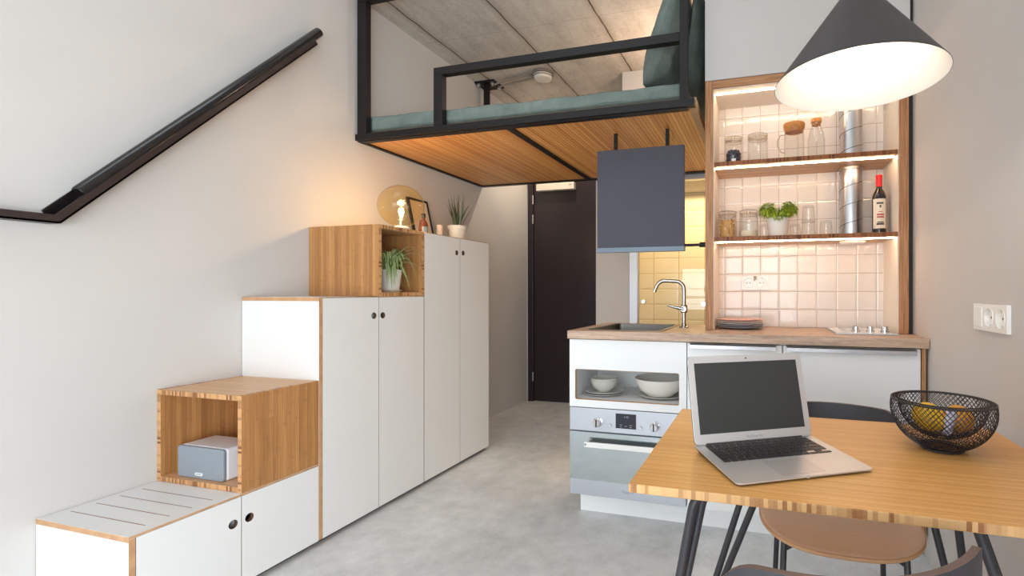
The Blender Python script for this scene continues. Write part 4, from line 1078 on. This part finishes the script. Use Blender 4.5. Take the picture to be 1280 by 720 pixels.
for z0, z1, w0, w1 in ((.150, .158, -.55, .45), (.058, .063, -.45, .5), (.047, .056, -.55, .55)): m.grid(lambda u, v: wrapx(u, v, .0322, -PI / 2 + w0, -PI / 2 + w1, z0, z1), 12, 2)
m.grid(lambda u, v: wrapx(u, v, .0322, -PI / 2 - .12, -PI / 2 + .10, .132, .145), 4, 2)
obj('label_print', m, 'ink', lb)
m = M()
for z0, z1, w0, w1 in ((.094, .102, -.5, .55), (.082, .090, -.5, .55), (.110, .113, -.3, .3)): m.grid(lambda u, v: wrapx(u, v, .0322, -PI / 2 + w0, -PI / 2 + w1, z0, z1), 12, 2)
obj('label_print', m, 'ink_red', lb)

# plates on the worktop
pxc, pyc = -.130, 2.670
def plate(name, label, mat, x, y, z, r, group):
    return single(name, M().lathe([(.001, .0), (r * .55, .0), (r * .62, .002), (r * .86, .006), (r, .011), (r * .995, .0128), (r * .86, .0085), (r * .6, .0045), (.001, .004)], (x, y, z), 48), mat, label, 'plate', group)
for i, (mt, lb_) in enumerate((('blue_plate', 'dark blue-grey plate at the bottom of the stack on the worktop'), ('blue_plate', 'blue-grey plate second from the bottom of the worktop stack'), ('white_plate', 'pale grey plate in the middle of the worktop stack'), ('white_plate', 'off-white plate second from the top of the worktop stack'), ('pink_plate', 'pink plate on top of the worktop stack'))):
    plate('dinner_plate', lb_, mt, pxc + (0, .002, -.001, .001, 0)[i], pyc, WT1 + .0008 + .0098 * i, .1205 - (.004 if i == 0 else 0), 'plates stacked on the worktop')

# bowls in the open compartment (floor at z .590)
CZ = .5905
pbx, pby = -.832, 2.47
plate('small_plate', 'lower pale plate under the small bowl in the open compartment', 'ceramic_grey', pbx - .002, pby, CZ, .104, 'plates under the small bowl')
plate('small_plate', 'upper grey plate directly under the small bowl in the open compartment', 'ceramic_grey', pbx + .002, pby, CZ + .010, .106, 'plates under the small bowl')
def bowl(label, x, y, z, r, h, mat, group=None):
    return single('bowl', M().lathe([(.001, .003), (r * .45, .0), (r * .48, .0), (r * .52, .005), (r * .80, h * .35), (r * .96, h * .75), (r, h - .002), (r * .985, h), (r * .955, h - .004), (r * .91, h * .72), (r * .74, h * .34), (r * .4, .012), (.001, .010)], (x, y, z), 48), mat, label, 'bowl', group)
bowl('small beige bowl below another, resting on two plates in the compartment', pbx, pby, CZ + .0155, .073, .062, 'ceramic_grey', 'small bowls in the compartment')
bowl('small beige bowl nested in the one below it, in the compartment', pbx, pby, CZ + .030, .072, .058, 'ceramic_grey', 'small bowls in the compartment')
plate('serving_plate', 'pale flat plate under the big white bowl in the compartment', 'ceramic_grey', -.520, 2.50, CZ, .125, None)
bowl('big white salad bowl at the right of the open compartment', -.530, 2.49, CZ + .0055, .134, .094, 'ceramic')

# ------------------------------------------------------------------ dining table
TX0, TX1, TY0, TY1, TZ = -.268, .617, .948, 1.602, .750
t = thing('dining_table', 'bamboo dining table with black hairpin legs, in front of the kitchen', 'table', ((TX0 + TX1) / 2, (TY0 + TY1) / 2, 0))
obj('tabletop', M().panel((TX0, TY0, TZ - .0185), (TX1, TY1, TZ)), ['bam_table'] + TE, t, bevel=.0025, seg=3)
def hairpin(ta, tb_, foot):
    a, b, f = Vector(ta), Vector(tb_), Vector(foot)
    zt = TZ - .0205
    def bend(p, q, top_in):
        # comes in flat under the top, bends down towards the foot
        d = (q - p).normalized(); h = (Vector(top_in) - p); h.z = 0; h.normalize()
        out = []
        for i in range(7):
            u = i / 6; s = p + h * .022 * (1 - u) ** 2 + d * .022 * u ** 2
            out.append(s)
        return out
    mid = Vector(((TX0 + TX1) / 2, (TY0 + TY1) / 2, 0))
    a.z = b.z = zt - .009
    fa, fb_ = f + Vector((0, .008, .012)), f + Vector((0, -.008, .012))
    if b.y < a.y: fa, fb_ = fb_, fa
    pa, pb = bend(a, fa, mid), bend(b, fb_, mid)
    low = (fa + fb_) / 2 + Vector((0, 0, -.003))
    m = M().tube([pa[0] + (pa[0] - pa[1]).normalized() * .05] + pa + [fa, low, fb_] + pb[::-1] + [pb[0] + (pb[0] - pb[1]).normalized() * .05], .0095, 12)
    return m
for ta, tb_, ft in (((-.139, .985, 0), (-.123, 1.01, 0), (-.266, .968, 0)), ((.025, 1.33, 0), (-.008, 1.50, 0), (-.228, 1.44, 0)),
                    ((.372, 1.045, 0), (.405, 1.17, 0), (.600, 1.03, 0)), ((.435, 1.36, 0), (.392, 1.50, 0), (.545, 1.46, 0))):
    obj('leg', hairpin(ta, tb_, ft), 'chair_black', t)
m = M().box((-.15, .99, TZ - .024), (-.02, 1.08, TZ - .0187)).box((-.03, 1.30, TZ - .024), (.06, 1.53, TZ - .0187)).box((.36, 1.02, TZ - .024), (.45, 1.20, TZ - .0187)).box((.37, 1.33, TZ - .024), (.46, 1.53, TZ - .0187))
obj('mounting_plate', m, 'chair_black', t)

# ------------------------------------------------------------------ laptop
la = math.radians(30.6); lc = Vector((.028, 1.166, TZ))
t = thing('laptop', 'open silver laptop with dark screen on the bamboo table', 'laptop', lc, la)
LW, LD = .325, .227
# local frame: x along width, y to the hinge, z up
def lrr(w, d, r): return rrect(-w / 2, -d / 2, w / 2, d / 2, r)
pl = lrr(LW, LD, .012); n = len(pl)
def bz(y): return .0055 + (y + LD / 2) / LD * .0085          # wedge: thin front, thick back
m = M()
top = [(p[0], p[1], bz(p[1]) + .002) for p in pl]; rim = [(p[0] * 1.0, p[1], bz(p[1]) - .001) for p in pl]; bot = [(p[0] * .95, p[1] * .95, .0022) for p in pl]
q = [(i, (i + 1) % n, n + (i + 1) % n, n + i) for i in range(n)]
m.add(top, [tuple(range(n))]); m.add(top + rim, q); m.add(rim + bot, q, 1); m.add(bot, [tuple(range(n - 1, -1, -1))], 1)
base = obj('base', m, ['laptop', 'laptop_edge'], t, local=True)
m = M()
for fx_, fy_ in ((-.13, -.09), (.13, -.09), (-.13, .09), (.13, .09)): m.lathe([(.001, 0), (.007, 0), (.007, .0023)], (fx_, fy_, 0), 12)
obj('rubber_foot', m, 'plastic_dark', base, local=True)
slope = Vector((0, LD, .0085)).normalized(); up = Vector((1, 0, 0)).cross(slope)
def on(x, y, dz=0.0): return Vector((x, y, bz(y) + .002)) + up * dz
well = M().add([on(-.139, -.008, .0002), on(.139, -.008, .0002), on(.139, .098, .0002), on(-.139, .098, .0002)], [(0, 1, 2, 3)])
keys = M()
def key(x0, x1, y0, y1):
    g_ = .0012
    a = [on(x0 + g_, y0 + g_, .0003), on(x1 - g_, y0 + g_, .0003), on(x1 - g_, y1 - g_, .0003), on(x0 + g_, y1 - g_, .0003)]
    b = [p + up * .0012 for p in a]
    keys.add(a + b, [(4, 5, 6, 7), (0, 1, 5, 4), (1, 2, 6, 5), (2, 3, 7, 6), (3, 0, 4, 7)])
rows = [(.086, .098, [1] * 14), (.0675, .086, [1] * 13 + [1.5]), (.0490, .0675, [1.5] + [1] * 12 + [1]), (.0305, .0490, [1.75] + [1] * 11 + [1.75]), (.0120, .0305, [2.25] + [1] * 10 + [2.25]), (-.008, .0120, [1, 1, 1, 1.25, 5, 1.25, 1])]
for y0, y1, ws in rows:
    full = .278 if len(ws) != 7 else .220
    sc = full / sum(ws); x = -.139
    for w_ in ws: key(x, x + w_ * sc, y0, y1); x += w_ * sc
for i, (a, b) in enumerate(((-.008, .0115), (-.008, .002), (.002, .0115), (-.008, .0115))):
    xx = .082 + (.019 * (0, 1, 1, 2)[i]); key(xx, xx + .019, a if i != 0 else -.008, b if i not in (0, 3) else .002)
obj('key_well', well, 'trackpad', base, local=True)
obj('keyboard', keys, 'key', base, local=True)
pad = [on(-.052, -.100, .0003), on(.052, -.100, .0003), on(.052, -.022, .0003), on(-.052, -.022, .0003)]
obj('trackpad', M().add(pad + [p + up * .0003 for p in pad], [(4, 5, 6, 7), (0, 1, 5, 4), (1, 2, 6, 5), (2, 3, 7, 6), (3, 0, 4, 7)]), 'trackpad', base, local=True)
obj('thumb_notch', M().lathe([(.001, -.0004), (.0035, -.0004), (.0042, .0008)], (0, -LD / 2 + .0003, .0058), 18, axis='y'), 'laptop', base, local=True)
LID = math.radians(104)                                        # opening angle
hp = Vector((0, LD / 2 - .010, .0165)); lu = Vector((0, math.cos(PI - LID), math.sin(PI - LID))); lw_ = Vector((1, 0, 0)).cross(lu)   # lw_ points to the back? fixed below
if lw_.y > 0: lw_ = -lw_                                       # towards the user
LHh = .215
def lid(x, v, d=0.0): return hp + Vector((x, 0, 0)) + lu * v + lw_ * d
pl = rrect(-LW / 2, 0, LW / 2, LHh, .012)
m = M().prism(pl, hp - lw_ * .005, (1, 0, 0), lu, lw_, .005, 0, 1)
ld = obj('lid', m, ['laptop', 'laptop_edge'], t, local=True, bevel=.0008)
sc_ = rrect(-LW / 2 + .017, .024, LW / 2 - .017, LHh - .018, .0006, 2)
obj('screen', M().prism(sc_, hp - lw_ * .0002, (1, 0, 0), lu, lw_, .0006), 'screen', ld, local=True)
obj('webcam', M().prism(circle(0, LHh - .009, .0022, 12), hp - lw_ * .0002, (1, 0, 0), lu, lw_, .0006), 'plastic_dark', ld, local=True)
obj('lettering', text_mesh('MacBook Air', .0085, lid(0, .0115, .0003), (1, 0, 0), lu, .0002), 'mark', ld, local=True)
obj('hinge_bar', M().tube([(-LW / 2 + .03, hp.y + .002, .0155), (LW / 2 - .03, hp.y + .002, .0155)], .0045, 12), 'laptop_edge', t, local=True)

# ------------------------------------------------------------------ wire basket with fruit
bx, by = .420, 1.370
t = thing('wire_basket', 'black double-walled wire mesh bowl on the corner of the bamboo table', 'fruit bowl', (bx, by, TZ))
def shell(prof, n, turns, r):
    """two families of crossing strands over a turned profile; prof(v) -> (radius, z)"""
    m = M(); K = 22
    for sg in (1, -1):
        for i in range(n):
            pts = []
            for k in range(K):
                v = k / (K - 1); rad, z = prof(v); a = 2 * PI * i / n + sg * turns * 2 * PI * v
                pts.append((bx + rad * math.cos(a), by + rad * math.sin(a), TZ + z))
            m.tube(pts, r, 3, caps=False)
    return m
def dome(v, R_, a0, a1, z0, z1):
    a0, a1 = math.radians(a0), math.radians(a1); a = a0 + (a1 - a0) * v
    return (R_ * math.sin(a), z0 + (z1 - z0) * (math.cos(a0) - math.cos(a)) / (math.cos(a0) - math.cos(a1)))
def outer(v): return dome(v, .113, 24, 102, .006, .121)
def inner(v): return dome(v, .094, 7, 100, .028, .121)
obj('outer_mesh', shell(outer, 62, .17, .0008), 'basket', t)
obj('inner_mesh', shell(inner, 54, .17, .0008), 'basket', t)
m = M()
for rad, z, r in ((outer(1)[0], .120, .0022), (inner(1)[0] + .002, .121, .0020)):
    m.tube([(bx + rad * math.cos(2 * PI * i / 56), by + rad * math.sin(2 * PI * i / 56), TZ + z) for i in range(56)], r, 8, closed=True)
nn = 80
for i in range(nn):
    for sg in (1, -1):
        a = 2 * PI * i / nn; b = a + sg * .06
        m.tube([(bx + inner(1)[0] * math.cos(a), by + inner(1)[0] * math.sin(a), TZ + .1212), (bx + outer(1)[0] * math.cos(b), by + outer(1)[0] * math.sin(b), TZ + .1205)], .0007, 3, caps=False)
obj('rim', m, 'basket', t)
m = M()
for rad, z, r in ((.046, .0028, .0028), (.046, .008, .0018), (.040, .0028, .0015)):
    m.tube([(bx + rad * math.cos(2 * PI * i / 48), by + rad * math.sin(2 * PI * i / 48), TZ + z) for i in range(48)], r, 8, closed=True)
for i in range(-5, 6):
    w_ = math.sqrt(max(0, .0435 ** 2 - (i * .008) ** 2))
    m.tube([(bx - w_, by + i * .008, TZ + .004), (bx + w_, by + i * .008, TZ + .004)], .0008, 4, caps=False)
    m.tube([(bx + i * .008, by - w_, TZ + .005), (bx + i * .008, by + w_, TZ + .005)], .0008, 4, caps=False)
obj('base_ring', m, 'basket', t)
def fruit(label, mat, c, r, ax_, stretch, seed):
    ax_ = Vector(ax_).normalized(); q_ = Vector((0, 0, 1)).rotation_difference(ax_)
    prof = []
    for i in range(21):
        a = -PI / 2 + PI * i / 20; rr_ = max(.0006, r * math.cos(a)); zz = r * stretch * math.sin(a)
        if abs(math.sin(a)) > .93: zz *= 1.06
        prof.append((rr_, zz))
    m = M().lathe(prof, (0, 0, 0), 28); m.v = [tuple(Vector(c) + q_ @ (Vector(v) * (1 + nz((v[0] + seed, v[1], v[2]), 30, .03)))) for v in m.v]
    t = thing('yellow_fruit', label, 'fruit', (c[0], c[1], c[2] - r), group='yellow fruit in the wire bowl')
    obj('flesh', m, mat, t)
    e = Vector(c) + ax_ * r * stretch * 1.04
    obj('stem', M().tube([e - ax_ * .002, e + ax_ * .004], [.003, .002], 8), 'hole_edge', t)
fruit('bright yellow fruit on the left inside the wire bowl', 'yellow', (bx - .031, by - .006, TZ + .078), .034, (-.5, .75, .4), 1.10, 1)
fruit('deeper yellow fruit on the right inside the wire bowl', 'yellow_deep', (bx + .037, by + .002, TZ + .076), .033, (.6, .7, -.3), 1.10, 4)
m = M()
def sleeve(u, v):
    a = u * 2 * PI
    return (bx + .005 + .010 * math.cos(a) + .010 * (v - .5) + nz((u * 5, v * 3, 0), 1, .003), by - .034 + .013 * math.sin(a) + nz((u * 5, v * 3, 7), 1, .003), TZ + .045 + .056 * v)
m.grid(sleeve, 28, 12)
sl = single('paper_sleeve', m, 'lilac', 'crumpled pale lilac paper sleeve between the two yellow fruits', 'paper')
sl.modifiers.new('paper_thickness', 'SOLIDIFY').thickness = .001

# ------------------------------------------------------------------ chairs
def make_chair(label, loc, rz, seat_mats):
    """local: faces -y (front), x to the right, origin on the floor under the seat centre"""
    t = thing('dining_chair', label, 'chair', loc, rz, 'dining chairs at the bamboo table')
    SZ = .462
    def outline(a, k=1.0):
        c, s = math.cos(a), math.sin(a); e = .72
        return (k * .225 * abs(c) ** e * (1 if c > 0 else -1), k * .212 * abs(s) ** (e if s > 0 else .86) * (1 if s > 0 else -1))
    m = M(); na = 56; rings = [(.02, 0), (.35, 0), (.6, 0), (.8, 0), (.93, 0), (.985, 0), (1.0, -.003), (1.0, -.0095), (.985, -.0125), (.6, -.0125), (.02, -.0125)]
    vs = []
    for k, dz in rings:
        for j in range(na):
            x, y = outline(2 * PI * j / na, k); d = 0.0
            d = -.010 * math.exp(-((x / .14) ** 2 + ((y - .02) / .14) ** 2) * 1.1) + .006 * (abs(x) / .22) ** 3 - .006 * max(0, -y / .21) ** 2
            vs.append((x, y, SZ + dz + d))
    fs = []; mm = []
    for i in range(len(rings) - 1):
        for j in range(na):
            fs.append((i * na + j, i * na + (j + 1) % na, (i + 1) * na + (j + 1) % na, (i + 1) * na + j)); mm.append(0 if i < 5 else 1)
    m.add(vs, fs, mm, True); m.add(vs[:na], [tuple(range(na))]); m.add(vs[-na:], [tuple(range(na - 1, -1, -1))], 1)
    obj('seat', m, seat_mats, t, local=True, sharp=50)
    # backrest: bent plywood band, ends reaching forward, corners rounded
    R = .30; a1 = .85; zc, hh = .655, .090
    m = M(); nu, nv = 41, 13; rows_o = []; rows_i = []
    for i in range(nu):
        u = -1 + 2 * i / (nu - 1); a = a1 * u
        kk = max(0, (abs(u) - .70) / .30); h = hh * math.sqrt(max(.0004, 1 - kk ** 2.4)) * (1 - .03 * u * u)
        for j in range(nv):
            v = -1 + 2 * j / (nv - 1); z = zc + v * h
            tilt = (z - zc) * .16; bow = .006 * (1 - v * v)
            for rows_, rr_ in ((rows_o, R + .006 + bow), (rows_i, R - .006 + bow)):
                rows_.append((rr_ * math.sin(a), .270 - R + rr_ * math.cos(a) + tilt, z))
    f = [(i * nv + j, (i + 1) * nv + j, (i + 1) * nv + j + 1, i * nv + j + 1) for i in range(nu - 1) for j in range(nv - 1)]
    K = nu * nv; f += [tuple(K + k for k in q_) for q_ in f]
    bnd = [i * nv for i in range(nu)] + [(nu - 1) * nv + j for j in range(1, nv)] + [i * nv + nv - 1 for i in range(nu - 2, -1, -1)] + [j for j in range(nv - 2, 0, -1)]
    ef = [(bnd[i], bnd[(i + 1) % len(bnd)], K + bnd[(i + 1) % len(bnd)], K + bnd[i]) for i in range(len(bnd))]
    m.add(rows_o + rows_i, f + ef, [0] * len(f) + [1] * len(ef), True)
    obj('backrest', m, ['chair_black', 'chair_edge'], t, local=True, sharp=50)
    r = .0088
    for sx_ in (-1, 1):
        obj('leg', M().tube([(sx_ * .150, -.125, SZ - .018), (sx_ * .155, -.132, SZ - .03), (sx_ * .172, -.165, 0)], r, 12), 'chair_black', t, local=True)
        obj('leg', M().tube([(sx_ * .165, .222, .69), (sx_ * .164, .212, .60), (sx_ * .162, .180, SZ - .03), (sx_ * .178, .235, 0)], r, 12), 'chair_black', t, local=True)
    m = M()
    for sx_ in (-1, 1): m.tube([(sx_ * .152, -.13, SZ - .027), (sx_ * .162, .18, SZ - .027)], .009, 8)
    m.tube([(-.152, -.125, SZ - .027), (.152, -.125, SZ - .027)], .009, 8); m.tube([(-.162, .18, SZ - .027), (.162, .18, SZ - .027)], .009, 8)
    for sx_ in (-1, 1):
        m.prism([(0, 0), (-.055 * sx_, 0), (-.045 * sx_, -.006), (0, -.036)], (sx_ * .152, -.129, SZ - .022), (1, 0, 0), (0, 0, 1), (0, 1, 0), .008)
    obj('seat_frame', m, 'chair_black', t, local=True)
    return t
MT['chair_edge'] = plain('chair_ply_edge', lin(112, 92, 84), 0.5, var=.1, scale=50)
ch = make_chair('chair with beige veneer seat and dark backrest, between the table and the kitchen', (.205, 1.572, 0), 0.0, ['veneer', 'veneer_edge'])
copy_thing(ch, (.058, 1.002, 0), 'nearest chair at the bottom of the view, only its dark curved backrest showing', PI + math.radians(24))

# ------------------------------------------------------------------ pendant lamp
plx, ply, plz = .212, 1.270, 1.640
t = thing('pendant_lamp', 'large dark grey cone pendant lamp hanging lit above the bamboo table', 'lamp', (plx, ply, plz))
RB, HH = .190, .235
obj('shade_outside', M().lathe([(RB, 0), (RB + .001, .0005), (.016, HH), (.012, HH + .004), (.001, HH + .004)], (plx, ply, plz), 72), 'lamp_out', t)
obj('shade_inside', M().lathe([(RB, 0), (RB - .0015, .0005), (.016, HH - .006), (.001, HH - .006)], (plx, ply, plz), 72), 'lamp_in', t)
obj('lamp_holder', M().lathe([(.001, .15), (.018, .15), (.018, HH - .02), (.001, HH - .02)], (plx, ply, plz), 20), 'plastic', t)
obj('bulb', M().lathe([(.0005, .075), (.014, .079), (.026, .092), (.030, .108), (.026, .125), (.016, .142), (.014, .152)], (plx, ply, plz), 24), 'bulb', t)
obj('cable', M().tube([(plx, ply, plz + HH), (plx, ply, ZT - .03)], .003, 8), 'plastic_dark', t)
obj('ceiling_cup', M().lathe([(.045, 0), (.045, -.02), (.02, -.035), (.001, -.035)], (plx, ply, ZT - .001), 28), 'lamp_out', t)

# ceiling spot in the corridor by the door
t = thing('ceiling_spot', 'small white ceiling spotlight in the corridor by the entrance door', 'lamp', (-1.87, 4.2, ZC - .07))
obj('spot_housing', M().lathe([(.04, -.07), (.042, -.07), (.042, 0), (.001, 0)], (-1.87, 4.2, ZC - .001), 28), 'plastic', t)
obj('spot_lens', M().lathe([(.001, -.058), (.038, -.058)], (-1.87, 4.2, ZC - .001), 28), 'lamp_in', t)

# ------------------------------------------------------------------ lights
def light(name, typ, loc, energy, col, **kw):
    L = bpy.data.lights.new(name, typ); L.energy = energy; L.color = col
    for k, v in kw.items(): setattr(L, k, v)
    o = bpy.data.objects.new(name, L); COL.objects.link(o); o.location = loc
    return o
o = light('window_daylight', 'AREA', ((WX0 + WX1) / 2, YW - .16, (WZ0 + WZ1) / 2), 128, (.86, .93, 1.0), shape='RECTANGLE', size=WX1 - WX0, size_y=WZ1 - WZ0)
o.rotation_euler = (math.radians(90), 0, 0)
o = light('added_skylight_light', 'AREA', ((KX0 + KX1) / 2, (KY0 + KY1) / 2, ZT + .2), 34, (.84, .92, 1.0), shape='RECTANGLE', size=KX1 - KX0, size_y=KY1 - KY0)  # fill from overhead through the added skylight
o = light('added_side_window_light', 'AREA', (XR + .16, (RY0 + RY1) / 2, (RZ0 + RZ1) / 2), 205, (.86, .93, 1.0), shape='RECTANGLE', size=RZ1 - RZ0, size_y=RY1 - RY0)  # side fill through the added window
o.rotation_euler = (0, math.radians(90), 0)
light('pendant_glow', 'POINT', (plx, ply, plz + .06), 1.3, (1.0, .86, .68), shadow_soft_size=.03)
light('globe_glow', 'POINT', (lx, ly, ZS[3] + .105), 8.0, (1.0, .65, .30), shadow_soft_size=.022)
o = light('corridor_glow', 'SPOT', (-1.87, 4.2, ZC - .075), 40, (1.0, .84, .64), shadow_soft_size=.03, spot_size=math.radians(140), spot_blend=.4)
o = light('bathroom_glow', 'AREA', (-.4, 4.15, 2.03), 16, (1.0, .72, .36), shape='RECTANGLE', size=.9, size_y=.3)
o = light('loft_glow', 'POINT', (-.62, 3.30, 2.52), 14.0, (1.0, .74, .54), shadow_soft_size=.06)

wd = bpy.data.worlds.new('sky'); scn.world = wd; wd.use_nodes = True
nt = wd.node_tree; nt.nodes.clear()
bg = nt.nodes.new('ShaderNodeBackground'); bg.inputs[0].default_value = (.80, .90, 1.0, 1); bg.inputs[1].default_value = 1.0
wo = nt.nodes.new('ShaderNodeOutputWorld'); nt.links.new(bg.outputs[0], wo.inputs[0])

# ------------------------------------------------------------------ camera
cam = bpy.data.cameras.new('camera'); co = bpy.data.objects.new('camera', cam); COL.objects.link(co)
F_, CX_, VH_, VPX = 607.0, 785.0, 364.0, 957.0
cam.sensor_width = 36; cam.lens = F_ / 1280 * 36
cam.shift_x = -(CX_ - 640) / 1280; cam.shift_y = (VH_ - 360) / 1280
cam.clip_start = .02
co.location = (0, 0, 1.14); co.rotation_euler = (math.radians(90), 0, math.atan2(VPX - CX_, F_))
scn.camera = co

scn.view_settings.view_transform = 'Standard'; scn.view_settings.look = 'None'
scn.view_settings.gamma = 1; scn.view_settings.use_curve_mapping = False
scn.view_settings.exposure = 0.07
scn.cycles.max_bounces = 10; scn.cycles.diffuse_bounces = 6; scn.cycles.transparent_max_bounces = 24
scn.cycles.use_denoising = True
scn.cycles.caustics_reflective = False; scn.cycles.caustics_refractive = False
scn.cycles.sample_clamp_indirect = 6.0
